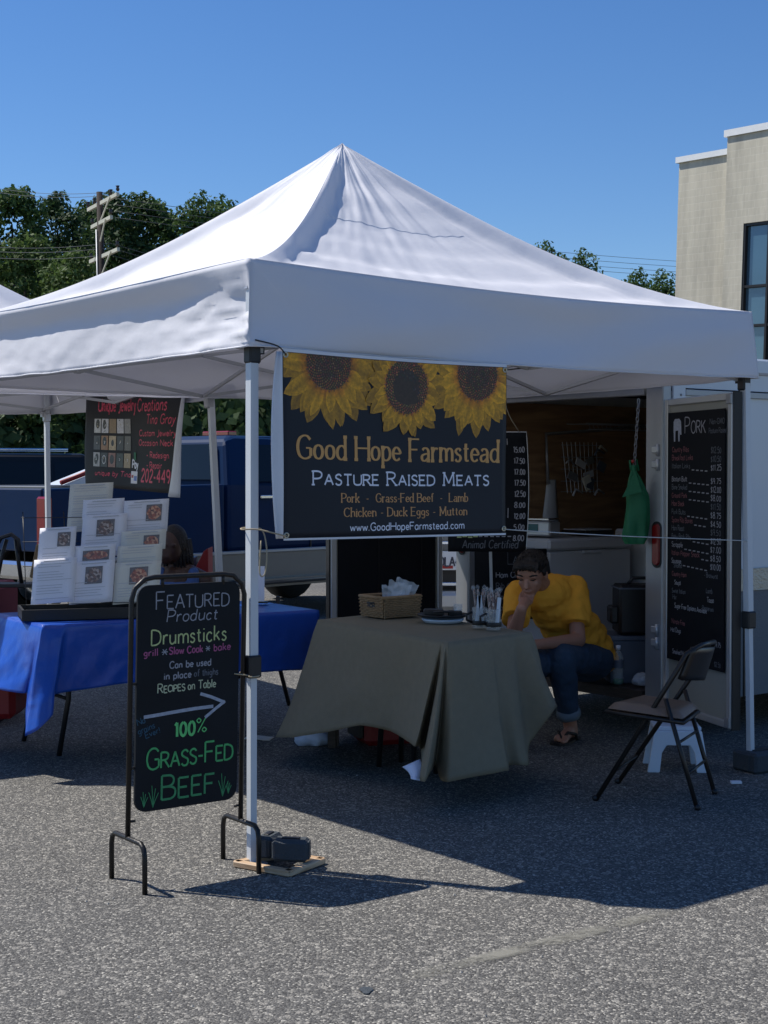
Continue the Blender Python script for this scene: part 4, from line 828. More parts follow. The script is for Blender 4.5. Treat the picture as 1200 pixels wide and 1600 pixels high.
T_('No', 86, 122, .385, .028, 'cb', .0030, jit=.06, rotd=.3); T_('grains', 90, 168, .345, .026, 'cb', .0030, jit=.06, rotd=.3); T_('Ever!', 124, 192, .325, .026, 'cb', .0030, jit=.06, rotd=.3)
T_('100', 258, 352, .318, .062, 'cgf', .0100, jit=.03); T_('%', 360, 408, .326, .062, 'cgf', .0042, jit=.03)
T_('Grass-Fed', 128, 537, .186, .092, 'cg', .0072, caps=.74, jit=.03, gap=1.2)
T_('Beef', 200, 448, .043, .105, 'cg2', .0082, caps=.84, jit=.02, gap=1.6)
for x0, v0, n_ in ((118, .02, 1), (160, .015, 1.4), (492, .02, 1.5), (520, .03, .8)):
    b = B()
    for dx, hh in ((-14, .05), (-4, .07), (8, .06), (18, .045)):
        ribbon(b, [(X_(x0), v0*Hs), (X_(x0+dx*.4*n_), (v0+hh*.5*n_)*Hs), (X_(x0+dx*n_), (v0+hh*n_)*Hs)], .0028, fs_, .0013+.0001*(dx % 5))
    b.build('chalk_grass_drawing', M['cg2'], pn)
cz = .725
rope('tie_cord', 'tan cord lashing the chalkboard frame to the near tent leg', [L1+V((-.02, 0, cz)), L1+V((-.012, -.02, cz)), L1+V((.03, 0, cz-.008)), leg1(cz-.012)+V((0, -.035, 0)), leg1(cz-.012)+V((.03, 0, 0)), leg1(cz)+V((0, .035, 0)), L1+V((.0, .02, cz))], .0028, M['rope'], 'cord')
# ------------------------------------------------------------------ tent leg weights at the near leg
pw = G(385, 1357); b = B()
WT = thing('wooden_base_frame', 'pale wooden frame lying under the near tent leg', 'frame', (P1.x, P1.y, 0))
for a, c in (((-.05, -.03), (.15, -.16)), ((.15, -.16), (.26, .01)), ((.26, .01), (.10, .10)), ((.10, .10), (-.05, -.03))):
    d = V((c[0]-a[0], c[1]-a[1], 0)); mt = basis(((a[0]+c[0])/2, (a[1]+c[1])/2, .013), d); bq = B(); bq.box((0, 0, 0), (d.length+.02, .032, .022), mt, ch=.003); bq.build('slat', M['woodpale'], WT)
def weight(name, label, loc, rz, d, group=None):
    T = thing(name, label, 'weight', loc, rz, group); x, y, z = d
    b = B(); b.box((0, 0, z/2), (x, y, z), ch=.012)
    b.build('block', M['asph2'], T); b = B(); b.box((0, 0, z+.002), (x*.5, y*.28, .006), ch=.003); b.build('grip_slot', M['black'], T)
    for sx_ in (-1, 1): b = B(); b.box((sx_*x*.5, 0, z*.5), (.008, y*.5, z*.8), ch=.003); b.build('side_rib', M['asph2'], T)
    return T
weight('tent_weight', 'dark grey block weight standing on the wooden base, right of the near tent leg', (P1.x+.150, P1.y-.030, .026), R(-8), (.135, .08, .082), 'tent weights')
weight('tent_weight', 'brown edged block weight turned end on, tight against the near tent leg', (P1.x+.062, P1.y+.04, .026), R(70), (.11, .07, .082), 'tent weights')
weight('tent_weight', 'black rounded weight at the foot of the right tent leg', (p2f.x+.05, p2f.y+.02, 0), R(30), (.22, .17, .10))
b = B(); b.box((G(1150, 1224).x, G(1150, 1224).y, .006), (.05, .03, .01)); tag(b.build('paper_scrap', M['paper']), 'tiny white scrap on the ground beside the right tent weight', 'litter')
# ------------------------------------------------------------------ draped tables
def lerp_ctrl(ctrl, s):
    for i in range(len(ctrl)-1):
        if s <= ctrl[i+1][0] or i == len(ctrl)-2:
            s0, s1 = ctrl[i][0], ctrl[i+1][0]; t = (s-s0)/(s1-s0) if s1 > s0 else 0
            p0 = ctrl[max(i-1, 0)][1]; p1 = ctrl[i][1]; p2 = ctrl[i+1][1]; p3 = ctrl[min(i+2, len(ctrl)-1)][1]
            tt = t*t*(3-2*t)*.4+t*.6
            return p1.lerp(p2, tt)
def drape(name, label, parent_thing, corners, hem, m, ncol=160, wr=.004, group=None, sag=.0):
    """corners: 4 top corners in order; hem: list of (perimeter param 0..4, hem point)"""
    b = B(); c = [V(p) for p in corners]
    def top(s):
        k = int(s) % 4; t = s-int(s); return c[k].lerp(c[(k+1) % 4], t)
    NR = 24; cen = sum(c, V())/4; cols = []
    for k in range(len(hem)-1):
        s0, h0 = hem[k]; s1, h1 = hem[k+1]; pa = hem[max(k-1, 0)]; pb_ = hem[min(k+2, len(hem)-1)]
        nseg = max(4, int((h1-h0).length/.02))
        for q_ in range(nseg):
            t = q_/nseg; cc = cat([tuple(pa[1]), tuple(h0), tuple(h1), tuple(pb_[1])], 1)
            p0, p1, p2, p3 = [V(x) for x in (pa[1], h0, h1, pb_[1])]
            hp = .5*((2*p1)+(-p0+p2)*t+(2*p0-5*p1+4*p2-p3)*t*t+(-p0+3*p1-3*p2+p3)*t**3); hp = hp.lerp(p1.lerp(p2, t), .45)
            cols.append((s0+(s1-s0)*t, hp))
    cols.append(hem[-1]); ncol = len(cols)-1; vs = []
    for j in range(NR+1):
        for i, (s, hp) in enumerate(cols):
            tp = top(min(s, 3.9999)); t = j/NR; o = (hp-tp); o.z = 0
            p = tp.lerp(hp, t)-o*(t-t*t)*.30
            nn = (tp-cen); nn.z = 0; nn.normalize(); roll = (1-(1-min(1, t*10))**2)
            p += nn*(.008*roll)+nn*(wr*noise.noise(V((hp.x*5, hp.y*5, t*2.2)))*3+wr*1.6*noise.noise(V((hp.x*14, hp.y*14, t*4))))*min(1, t*2)
            if 0 < t < .1: p.z -= .004
            vs.append(p)
    fs = [(j*(ncol+1)+i, j*(ncol+1)+i+1, (j+1)*(ncol+1)+i+1, (j+1)*(ncol+1)+i) for j in range(NR) for i in range(ncol)]
    b.add(vs, [f[::-1] for f in fs], smooth=True)
    def tg(a, d): return c[0].lerp(c[1], a).lerp(c[3].lerp(c[2], a), d)+V((0, 0, .0015*noise.noise(V((a*9, d*6, 2)))))
    b.grid(tg, 30, 16)
    o = b.build(name, m, None); me = o.data
    bm = bmesh.new(); bm.from_mesh(me); bmesh.ops.remove_doubles(bm, verts=bm.verts, dist=.002); bmesh.ops.recalc_face_normals(bm, faces=bm.faces); bm.to_mesh(me); bm.free()
    md = o.modifiers.new('s', 'SOLIDIFY'); md.thickness = .003; md.offset = -1
    return tag(o, label, 'tablecloth', group)
def table(name, label, corners, z=.735, legs=None):
    c = [V(p) for p in corners]; cen = sum(c, V())/4; d = (c[1]-c[0]); T = thing(name, label, 'table', (cen.x, cen.y, 0))
    b = B(); ins = [(p-cen)*.985+cen for p in c]
    b.add([V((p.x, p.y, z-.03)) for p in ins]+[V((p.x, p.y, z-.003)) for p in ins], [(3, 2, 1, 0), (4, 5, 6, 7), (0, 1, 5, 4), (1, 2, 6, 5), (2, 3, 7, 6), (3, 0, 4, 7)]); b.build('table_top', M['silverlight'], T, world=True)
    L_ = legs or [((p-cen)*.86+cen) for p in c]
    for p in L_:
        b = B(); q_ = (p-cen)*.9+cen; b.tube([V((p.x, p.y, 0)), V((q_.x, q_.y, .3)), V((q_.x, q_.y, z-.03))], .014, 8); b.build('leg', M['black'], T, world=True)
    for a, c_ in ((0, 3), (1, 2)):
        b = B(); b.tube([V((L_[a].x, L_[a].y, .3)).lerp(V((cen.x, cen.y, .3)), .07), V((L_[c_].x, L_[c_].y, .3)).lerp(V((cen.x, cen.y, .3)), .07)], .01, 6); b.build('cross_bar', M['black'], T, world=True)
    return T
TZ = .74
oc = [G(497, 968, TZ), G(700, 1004, TZ), G(830, 988, TZ)]; oc.append(oc[0]+(oc[2]-oc[1]))
PX = lambda u, v, Y: P(u, v, Y)
hemo = [(0, PX(432, 1152, 7.50)), (.12, PX(462, 1152, 7.34)), (.3, PX(512, 1144, 7.22)), (.52, PX(565, 1133, 7.05)), (.74, PX(610, 1142, 6.92)), (.90, PX(640, 1160, 6.66)), (.935, PX(648, 1166, 6.56)), (.95, PX(655, 1165, 6.68)), (.955, PX(657, 1172, 6.86)), (.962, PX(658, 1190, 6.80)), (.968, PX(654, 1206, 6.60)), (.975, PX(656, 1219, 6.40)), (.98, PX(664, 1220, 6.36)), (.985, PX(672, 1206, 6.44)), (.99, PX(680, 1196, 6.60)),
        (1.0, PX(688, 1218, 6.52)), (1.06, PX(700, 1221, 6.44)), (1.25, PX(735, 1214, 6.50)), (1.46, PX(786, 1204, 6.58)), (1.50, PX(792, 1203, 6.60)), (1.505, PX(794, 1195, 6.72)), (1.66, PX(812, 1195, 6.70)), (1.76, PX(822, 1194, 6.74)), (1.78, PX(824, 1160, 6.90)), (1.93, PX(862, 1110, 6.86)), (2.0, PX(868, 1103, 6.98)), (2.1, PX(850, 1110, 7.2)), (2.6, PX(700, 1120, 7.9)), (3.0, PX(560, 1120, 8.4)), (3.2, PX(530, 1130, 8.2)), (3.7, PX(470, 1120, 7.8)), (4, PX(432, 1152, 7.50))]
occ = sum(oc, V())/4; table('stall_table', 'folding table hidden under the olive cloth', oc, legs=[p.lerp(occ, .72)+V((-.06, .22, 0)) for p in oc])
drape('olive_tablecloth', 'olive grey cloth draped over the stall table below the sunflower banner', None, oc, hemo, M['olive'], ncol=260, wr=.004)
bc = [G(67, 977, TZ), G(498, 953, TZ)]; dv = V((-.55, .835, 0))*.74; bc += [bc[1]+dv, bc[0]+dv]
hemb = [(0, PX(40, 1150, 7.12)), (.03, PX(60, 1140, 7.08)), (.07, PX(84, 1116, 7.12)), (.085, PX(84, 1086, 7.24)), (.2, PX(140, 1076, 7.35)), (.33, PX(200, 1067, 7.45)), (.7, PX(340, 1056, 7.75)), (.9, PX(440, 1048, 7.95)), (1.0, PX(480, 1046, 8.05)), (1.1, PX(492, 1032, 8.15)), (2, bc[2]-V((0, 0, .35))), (3, bc[3]-V((0, 0, .33))), (3.5, PX(0, 1070, 7.5)+V((-.12, 0, 0))), (3.9, PX(35, 1083, 7.25)), (3.94, PX(42, 1085, 7.25)), (4, PX(40, 1150, 7.12))]
table('info_table', 'folding table with dark legs under the blue cloth', bc, legs=[G(92, 1181), G(452, 1102), bc[2]*.9+bc[0]*.1, G(37, 1158)])
drape('blue_tablecloth', 'shiny royal blue plastic cloth over the recipe table on the left', None, bc, hemb, M['blue'], ncol=240, wr=.006)
# maroon table and stuff at the left edge
mt_ = G(-30, 905, .82)
b = B(); b.box((-2.75, 8.9, .41), (1.0, .6, .82), basis((0, 0, 0), (1, 0, 0)), ch=.03); tag(b.build('maroon_box_cover', M['maroon']), 'maroon cloth covered stand behind the blue table at the left edge', 'table')
b = B(); b.box((P(-5, 1088, 7.9).x, 7.9, .3), (.26, .3, .22), ch=.03); tag(b.build('red_storage_tote', M['redcool']), 'red tote on the ground under the left end of the blue table', 'tote')
BG = thing('handbag_display', 'black wire stand with dangling bags on the maroon cover at the left edge', 'display', (P(18, 905, 8.6).x, 8.6, .82))
for x in (-.09, .06): 
    b = B(); b.tube([(x, 0, 0), (x*.6, 0, .18), (x*.35, .02, .27)], .012, 6); b.build('leg', M['black'], BG)
b = B(); b.tube([(-.1, 0, .2), (-.06, 0, .28), (.0, 0, .3), (.04, 0, .27), (.05, 0, .2)], .012, 6); b.build('arch', M['black'], BG)
b = B(); b.box((-.0, 0, .01), (.28, .18, .02), ch=.004); b.build('base', M['black'], BG)
b = B(); b.box((.13, .12, .16), (.13, .03, .2), Matrix.Rotation(R(12), 4, 'Y'), ch=.01); tag(b.build('kraft_bag', M['wicker'], None), 'brown paper bag leaning by the black wire stand at the left edge', 'bag').location = BG.location
# ------------------------------------------------------------------ recipe rack and sheets
ry = 7.62; rdir = V((.835, .55, 0)); a0 = G(36, 962, TZ+.0); 
r0 = V((P(34, 955, 7.33).x, 7.33, TZ+.004)); rk = thing('recipe_rack', 'black wire literature rack with a low black tray on the blue table', 'rack', tuple(r0), math.atan2(.30, .95))
RW = .62
b = B(); b.box((RW/2, .0, .028), (RW, .012, .056), ch=.002); b.box((RW/2, .30, .028), (RW, .012, .056)); b.box((.006, .15, .028), (.012, .30, .056)); b.box((RW-.006, .15, .028), (.012, .30, .056)); b.box((RW/2, .15, .004), (RW, .3, .008)); b.build('tray', M['black'], rk)
b = B()
for x in (.03, .235, .44, RW-.02): b.tube([(x, .10, .05), (x, .17, .20), (x, .26, .40), (x, .32, .53)], .0025, 5)
for y, z in ((.0, .08), (.17, .26), (.24, .38), (.30, .50)): b.tube([(.02, y, z), (RW-.01, y, z)], .002, 5)
b.build('wire_frame', M['black'], rk)
FL = [(58, 112, 826, 882, 7.42, 'p', 'm'), (48, 113, 876, 945, 7.32, 'p', 'n'), (104, 170, 757, 832, 7.72, 'c', 'n'), (128, 190, 782, 812, 7.68, 'p', 'n'), (125, 193, 806, 872, 7.60, 'p', 'f'), (115, 176, 855, 885, 7.48, 'p', 'w'), (108, 173, 880, 945, 7.40, 'p', 'f'),
      (191, 259, 783, 834, 7.72, 'p', 'f'), (188, 256, 831, 862, 7.65, 'c', 'f'), (182, 250, 856, 885, 7.56, 'c', 'n'), (176, 246, 881, 945, 7.48, 'c', 'f')]
LBL = ['leftmost upper recipe sheet with a small grey picture', 'leftmost lower sheet in the rack, a text only price list', 'cream text sheet standing tallest at the back left of the rack', 'text only sheet peeking over the middle column of the rack', 'recipe sheet with a round dish picture in the middle of the rack',
       'recipe sheet with a wide low food picture, front middle', 'lowest front sheet of the middle column with a dark dish picture', 'top right recipe sheet with a small red dish picture', 'cream recipe sheet second from the top in the right column', 'cream text only sheet third from the top in the right column', 'lowest cream recipe sheet of the right column with a red dish picture']
for (x0, x1, y0, y1, Y, pm, kind), lb in zip(FL, LBL):
    o = P(x0, y1, Y); pr = P(x1, y1, Y+.10); d = (pr-o); d.z = 0; wd = .212; vis = (P(x0, y0, Y).z-o.z); hh = max(vis, .10)
    ax = V((.95, .30, 0)).normalized(); wd = d.length if d.length < .26 else .216
    T = thing('recipe_sheet', lb, 'recipe sheet', tuple(o), math.atan2(ax.y, ax.x), 'recipe sheets in the wire rack', rot=None)
    lean = .34
    fn = lambda u, v, h=0, lean=lean: V((u+v*.10, v*lean*.6-h+.004*math.sin(u*9), v+u*.05))
    b = B(); b.grid(lambda a, c: fn(a*wd, c*hh+(.012 if kind == 'x' else 0)), 6, 6); b.build('paper', M['paper'] if pm == 'p' else M['paper2'], T, thick=.0012)
    b = B(); rows = int(hh/.013)
    for i in range(1, rows):
        v = hh-.013*i
        if i == 1: plate(b, wd*.22, v, wd*.8, v+.005, fn, .0042); continue
        if kind in ('f', 'm', 'w') and i < 8: 
            if i in (2, 3) and kind == 'f' and x0 in (191, 188): plate(b, .02, v, wd*.4, v+.0028, fn, .0042)
            continue
        if i % 5 == 4: continue
        plate(b, .02, v, wd-.02-random.uniform(0, .07), v+.0026, fn, .0042)
    b.build('printed_text', M['ink'], T)
    if kind in 'fmw':
        u0, u1 = (.5*wd, .85*wd) if x0 in (191, 188, 58) else (.32*wd, .72*wd)
        if kind == 'w': u0, u1 = .2*wd, .85*wd
        v1 = hh-.026; v0 = max(.004, v1-(.085 if kind == 'f' else .07 if kind == 'm' else .05))
        b = B(); plate(b, u0, v0, u1, v1, fn, .0046); po = b.build('printed_photo', M['foodbg'], T)
        b = B(); cu, cv, ru, rv = (u0+u1)/2, (v0+v1)/2, (u1-u0)*.44, (v1-v0)*.43
        b.add([fn(cu+ru*math.cos(k*.4488)*(1+.12*math.sin(k*3)), cv+rv*math.sin(k*.4488), .0052) for k in range(14)], [tuple(range(14))]); b.build('printed_dish', M['food'] if x0 > 150 or kind == 'w' else M['food2'], po)
    if kind != 'x':
        b = B(); b.grid(lambda a, c: fn(a*(wd+.004)-.002, c*hh*.98, .006), 2, 4); b.build('plastic_sleeve', M['sleeve'], T)
# small sign holder on blue table by the leg
sh = thing('paper_holder', 'white sheet in a small stand on the blue table beside the near tent leg', 'sign holder', tuple(G(399, 942, TZ+.01)))
b = B(); b.box((0, 0, .105), (.10, .004, .20), Matrix.Rotation(R(-8), 4, 'X')); b.build('sheet', M['paper'], sh); b = B(); b.box((.01, 0, .004), (.12, .07, .008)); b.build('stand', M['black'], sh)
# ------------------------------------------------------------------ stall table goods
def basket():
    c = G(600, 967, TZ+.006); T = thing('wicker_basket', 'rectangular tan wicker basket holding plastic bags on the olive table', 'basket', (c.x+.032, c.y+.15, TZ+.004), R(37))
    wx, wy, hz = .225, .19, .105
    b = B(); b.box((0, 0, .006), (wx-.02, wy-.02, .008)); b.build('base', M['wicker'], T)
    rows = 11; b = B(); nx, ny = 16, 10
    per = []
    for i in range(nx): per.append((-wx/2+wx*i/nx, -wy/2, 0, -1))
    for i in range(ny): per.append((wx/2, -wy/2+wy*i/ny, 1, 0))
    for i in range(nx): per.append((wx/2-wx*i/nx, wy/2, 0, 1))
    for i in range(ny): per.append((-wx/2, wy/2-wy*i/ny, -1, 0))
    for r in range(rows):
        z = .008+(hz-.014)*r/(rows-1); fl = 1+.06*z/hz; pts = []
        for i, (x, y, nx_, ny_) in enumerate(per):
            o = .0035*(1 if (i+r) % 2 else -1)
            pts.append((x*fl+nx_*o, y*fl+ny_*o, z+random.uniform(-.0008, .0008)))
        pts.append(pts[0]); b.tube(pts, .0054, 5, cap=False)
    b.build('woven_side', M['wicker'], T)
    b = B()
    pts = [(sx_*wx*.53, sy_*wy*.53, hz) for sx_, sy_ in ((-1, -1), (1, -1), (1, 1), (-1, 1), (-1, -1))]; b.tube(pts, .0085, 7); b.build('rim', M['wicker'], T)
    b = B(); b.tube([(-wx*.53-.001, -.03, hz-.03), (-wx*.53-.001, .03, hz-.03)], .006, 6); b.box((-wx*.53+.003, 0, hz-.042), (.012, .06, .018)); b.build('handle_slot', M['black'], T)
    b = B(); b.tube([(wx*(-.5+i/12.), -wy*.53-.001, z_) for i in range(1) for z_ in (0, hz)], .003, 4); b.build('stake', M['wicker'], T)
    return T, c
bt, bcn = basket()
for i, (dx, dy, ry_, hh) in enumerate(((.03, 0, 12, .11), (.05, .03, 20, .12), (.01, .02, 4, .09))):
    lb = ('nearest clear plastic bag standing up in the wicker basket', 'tallest clear plastic bag leaning right in the wicker basket', 'lowest clear plastic bag at the left inside the wicker basket')[i]
    mt = Matrix.Translation((bcn.x+.032+dx, bcn.y+.15+dy, TZ+.07)) @ Matrix.Rotation(R(ry_), 4, 'Y')
    b = B(); b.grid(lambda a, c: mt @ V(((a-.5)*.10*(1+.2*c), .012*noise.noise(V((a*4, c*4, i)))*2, c*hh+.012*noise.noise(V((a*5, 0, i*3))))), 12, 10); tag(b.build('plastic_bag', M['bag']), lb, 'plastic bag', 'plastic bags in the basket')
pc = G(692, 972, TZ+.004)
pl2 = thing('white_turntable', 'round white plate under the black tray on the olive table', 'plate', (pc.x, pc.y, TZ+.003)); b = B(); b.lathe([(.0, .0), (.088, 0), (.102, .012), (.104, .018), (.0, .02)], 28); b.build('plate', M['stoolp'], pl2)
pt = thing('black_tray', 'shallow black round tray with lid parts stacked on the white plate', 'tray', (pc.x, pc.y+.01, TZ+.024)); b = B(); b.lathe([(.0, .0), (.10, 0), (.125, .014), (.128, .02), (.115, .02), (.095, .008), (.0, .008)], 28); b.build('dish', M['black'], pt)
b = B(); b.box((-.045, 0, .028), (.10, .09, .03), ch=.01); b.box((.06, .02, .022), (.07, .06, .024), ch=.008); b.build('lid', M['black'], pt); b = B(); b.tube([(.05, -.09, .035), (.0, -.1, .04), (-.05, -.09, .035)], .005, 6); b.build('rim_grip', M['black'], pt)
tc_ = thing('clear_tumbler', 'small clear cup standing in the black tray', 'cup', (pc.x+.075, pc.y+.03, TZ+.045)); b = B(); b.lathe([(.02, 0), (.024, .045), (.022, .045), (.018, .003)], 16, cap=False); b.build('cup', M['glass'], tc_)
for j, (u, lb) in enumerate(((749, 'left glass mug stuffed with wrapped meat sticks and white tags'), (771, 'right glass mug stuffed with wrapped meat sticks and white tags'))):
    g0 = G(u, 983+j*3, TZ); T = thing('glass_mug', lb, 'mug', (g0.x, g0.y, TZ+.004), 0, 'glass mugs on the olive table')
    b = B(); b.lathe([(.030, 0), (.034, .004), (.036, .10), (.033, .10), (.031, .008), (.0, .006)], 20, cap=False); b.build('glass_body', M['glass'], T)
    b = B(); b.tube([(-.034, -.01, .03), (-.06, -.014, .04), (-.062, -.014, .065), (-.034, -.01, .078)], .006, 7); b.lathe([(.037, .018), (.038, .022), (.038, .034), (.037, .038)], 16, cap=False); b.build('dark_handle', M['black'], T)
    for k in range(7):
        a = k*.9+j; x, y = .018*math.cos(a), .018*math.sin(a); lx, ly = x*1.5, y*1.3; hz = random.uniform(.155, .19)
        b = B(); b.tube([(x*.5, y*.5, .01), (lx, ly, hz)], .0045, 6); st = b.build('meat_stick', M['food2'], T)
        b = B(); b.tube([(x*.5, y*.5, .012), (lx, ly, hz)], .0062, 6); b.tube([(lx, ly, hz), (lx*1.25, ly*1.2, hz+.012), (lx*1.4, ly, hz+.02)], [.0062, .010, .004], 6); b.build('clear_wrapper', M['sleeve'], st)
    for k, x in enumerate((-.016, .014) if j == 0 else (.012,)):
        b = B(); b.box((x, -.026, .088), (.017, .003, .135), Matrix.Rotation(R(5*(1-2*k)), 4, 'Y')); b.build('white_tag', M['stoolp'], T)
# under table things
def blob(name, label, c, r, m, cat_, seed=0, kind=None):
    b = B(); b.ball((0, 0, 0), r, None, 28, 18)
    b.v = [p*(1+.28*noise.noise(p.normalized()*2.1+V((seed, 0, 0)))+.09*noise.noise(p.normalized()*6+V((seed, 3, 0)))) for p in b.v]
    b.v = [V((p.x+c[0], p.y+c[1], max(p.z, -r[2]*.75)+c[2])) for p in b.v]
    return tag(b.build(name, m), label, cat_)
c_ = G(487, 1166); blob('plastic_sack', 'white plastic sack lying under the left end of the olive table', (c_.x, c_.y+.03, .05), (.10, .07, .065), M['bagw'], 'sack', 2)
c_ = G(519, 1167); b = B(); b.box((c_.x, c_.y, .055), (.045, .09, .11), ch=.004); b.box((c_.x+.03, c_.y, .055), (.012, .07, .10)); tag(b.build('wood_block', M['plyfloor']), 'dark wooden block standing beside the white plastic sack', 'block')
c_ = G(600, 1170); rc = thing('red_cooler', 'red and black cooler on the ground under the olive table', 'cooler', (c_.x, c_.y+.22, 0), R(20)); b = B(); b.box((0, 0, .10), (.30, .26, .20), ch=.03); b.build('tub', M['redcool'], rc); b = B(); b.box((0, 0, .22), (.32, .28, .035), ch=.012); b.box((-.165, 0, .12), (.03, .2, .16), ch=.01); b.build('lid', M['black'], rc)
b = B(); w0, w1 = P(650, 1166, 6.62), P(640, 1216, 6.50)
b.grid(lambda a, c: P(628+28*a+4*math.sin(c*3)+14*(1-c)*(1-a), 1217-(34*c)*(.55+.45*a)+3*a, 6.46+.12*c-.03*math.sin(a*3)), 10, 10); tag(b.build('plastic_sheet', M['bagw'], thick=.002), 'crumpled pale plastic sheet poking out below the front corner of the olive cloth', 'plastic sheet')
c_ = G(400, 1154); b = B(); b.grid(lambda a, c: V((c_.x-.07+.15*a+.02*c, c_.y-.06+.12*c-.02*a, .006+.004*math.sin(a*5))), 5, 5); tag(b.build('loose_paper', M['paper2'], thick=.001), 'loose pale paper on the ground between the blue and olive tables', 'paper')

# ------------------------------------------------------------------ jewelry banner
jd = (An-Bn).normalized()
def onJ(t, z): return Bn+jd*t+V((0, 0, z))
jtl, jtr = onJ(2.10, 2.03), onJ(.40, 1.985)
fnJ, JW, jx, jn = banner_frame(jtl, jtr, .65, .012)
JT = thing('jewelry_banner', 'dark banner with crimson lettering and rows of jewelry photos hung on the rear canopy', 'banner', tuple((jtl+jtr)/2-V((0, 0, .65))))
b = B(); b.grid(lambda a, c: fnJ(a*(JW-.20*(1-c)), c*.65), 50, 20); b.build('vinyl_sheet', M['jvinyl'], JT, world=True, thick=.0015)
b = B(); b.grid(lambda a, c: fnJ(JW-.24*(1-c)+a*(.02+.15*(1-c)), c*.67-.02, .012+.02*math.sin(a*3)), 6, 16); b.build('curled_edge', M['vinylback'], JT, world=True, thick=.001)
fj = wf(fnJ, JT)
def TJ(s, f0, f1, fv, size, w=.008, **k): return text(JT, 'crimson_lettering', s, f0*JW, fv*.65, size, M['redprint'], fj, width=(f1-f0)*JW, w=w, **k)
TJ('Unique Jewelry', .14, .52, .84, .088, .016, slant=.2, style='brush'); TJ('Creations', .54, .85, .835, .082, .015, slant=.2, style='brush')
TJ('Tina Gray', .64, .92, .70, .062, .008, slant=.25); TJ('Custom Jewelry', .55, .93, .575, .040, .007, slant=.1); TJ('Occasion Neck', .54, .90, .475, .040, .007, slant=.1)
TJ('- Redesign', .63, .86, .35, .040, .007); TJ('- Repair', .63, .79, .245, .040, .007); TJ('202-449', .57, .86, .10, .085, .014, slant=.1); TJ('unique by Tina', .12, .46, .135, .035, .006, slant=.15)
pal = [(.6, .6, .58), (.62, .62, .64), (.30, .20, .10), (.62, .62, .64), (.30, .29, .28), (.05, .045, .04), (.35, .18, .07), (.55, .42, .24), (.04, .04, .04), (.13, .12, .10), (.45, .45, .46), (.02, .02, .02), (.30, .14, .10), (.03, .04, .03), (.4, .3, .16)]
for i in range(15):
    cx_, ry_ = i % 5, i//5; u0 = (.105+.072*cx_)*JW; v0 = (.60-.185*ry_)*.65; b = B(); fr = pal[i]
    plate(b, u0, v0, u0+.064*JW, v0+.155*.65, fnJ, .003); cols = [fr]*4
    for q_ in range(2 if i in (2, 7, 12) else 5):
        rr_ = .018+.012*random.random(); cu = u0+.032*JW+random.uniform(-.01, .01); cv = v0+.055+random.uniform(-.01, .012); hh = .0032+q_*.0004; k = 12
        lite = sum(fr) > .5; c1 = ((.015, .015, .018) if q_ == 0 and lite else (.60, .60, .60) if q_ == 0 and i in (1, 3, 4, 11) else (.02, .02, .02) if q_ in (0, 1) else random.choice([(.7, .7, .7), (.5, .4, .25)]))
        rr_ *= (1.5 if q_ == 0 else 1.0 if q_ == 1 else .2)
        b.add([fnJ(cu+rr_*math.cos(a*.5236), cv+rr_*1.05*math.sin(a*.5236), hh) for a in range(12)], [tuple(range(12))]); cols += [c1]*12
    o = b.build('jewelry_photo', M['pic'], JT, world=True); setcol(o, cols)
b = B(); plate(b, .47*JW, .07*.65, .535*JW, .20*.65, fnJ, .004); so = b.build('payment_sticker', M['paper'], JT, world=True)
b = B(); plate(b, .50*JW, .10*.65, .53*JW, .15*.65, fnJ, .0048); b.build('sticker_blue_mark', M['blue'], so, world=True); b = B(); plate(b, .475*JW, .13*.65, .495*JW, .16*.65, fnJ, .0048); b.build('sticker_red_mark', M['red'], so, world=True)
text(JT, 'white_lettering', 'Pay', .475*JW, .235*.65, .055, M['whiteprint'], fj, width=.06*JW, w=.013)
b = B(); plate(b, .49*JW, .32*.65, .515*JW, .40*.65, fnJ, .004); b.build('green_sticker', M['green'], JT, world=True)

# ------------------------------------------------------------------ cargo trailer
RR = V((1.525, 8.17, 0)); LL = V((.51, 9.50, 0)); tu = (LL-RR).normalized(); td = V((-tu.y, tu.x, 0));  td = td if td.x > 0 else -td
TW = (LL-RR).length; TR_ = thing('cargo_trailer', 'white enclosed cargo trailer with open rear barn doors and plywood lining behind the stall', 'trailer', tuple(RR), math.atan2(td.y, td.x))
# local: x = forward along the trailer, y = across towards the left pillar (+)
zf, zh, zt_ = .27, 1.90, 2.10; LN = 3.4
def tb(name, c, d, m, ch=0, par=TR_): b = B(); b.box(c, d, ch=ch); return b.build(name, m, par)
tb('rear_pillar', (-.02, .018, (zf+zt_)/2-.04), (.07, .125, zt_-zf+.02), M['silver'], .006)
tb('rear_pillar', (-.02, TW-.045, (zf+zt_)/2-.04), (.07, .13, zt_-zf+.02), M['silver'], .006)
tb('header', (-.01, TW/2, zh+.05), (.055, TW-.222, .10), M['silver'], .004)
tb('sill', (.0, TW/2, zf-.03), (.09, TW-.222, .06), M['plyfloor'], .004)
wl = B(); wl.box((LN/2+.02, -.022, 1.36), (LN, .03, 1.12)); wl.box((LN/2+.02, -.022, 1.99), (LN, .026, .10)); sw_ = wl.build('side_wall', M['trailer'], TR_)
tb('corner_trim', (.07, -.045, 1.25), (.10, .016, 1.68), M['trailer'], .003)
for z in (.5, .7, .9, 1.1, 1.3, 1.5, 1.7, 1.9):
    b = B(); b.ball((.08, -.054, z), .007, None, 8, 5); b.build('rivet', M['silver'], TR_)
tb('rub_rail', (LN/2+.07, -.045, 1.915), (LN-.1, .018, .035), M['silver'], .003)
tb('side_wall', (LN/2+.02, TW+.022, 1.2), (LN, .03, 1.75), M['trailer'])
tb('front_wall', (LN+.02, TW/2, 1.2), (.03, TW, 1.75), M['trailer'])
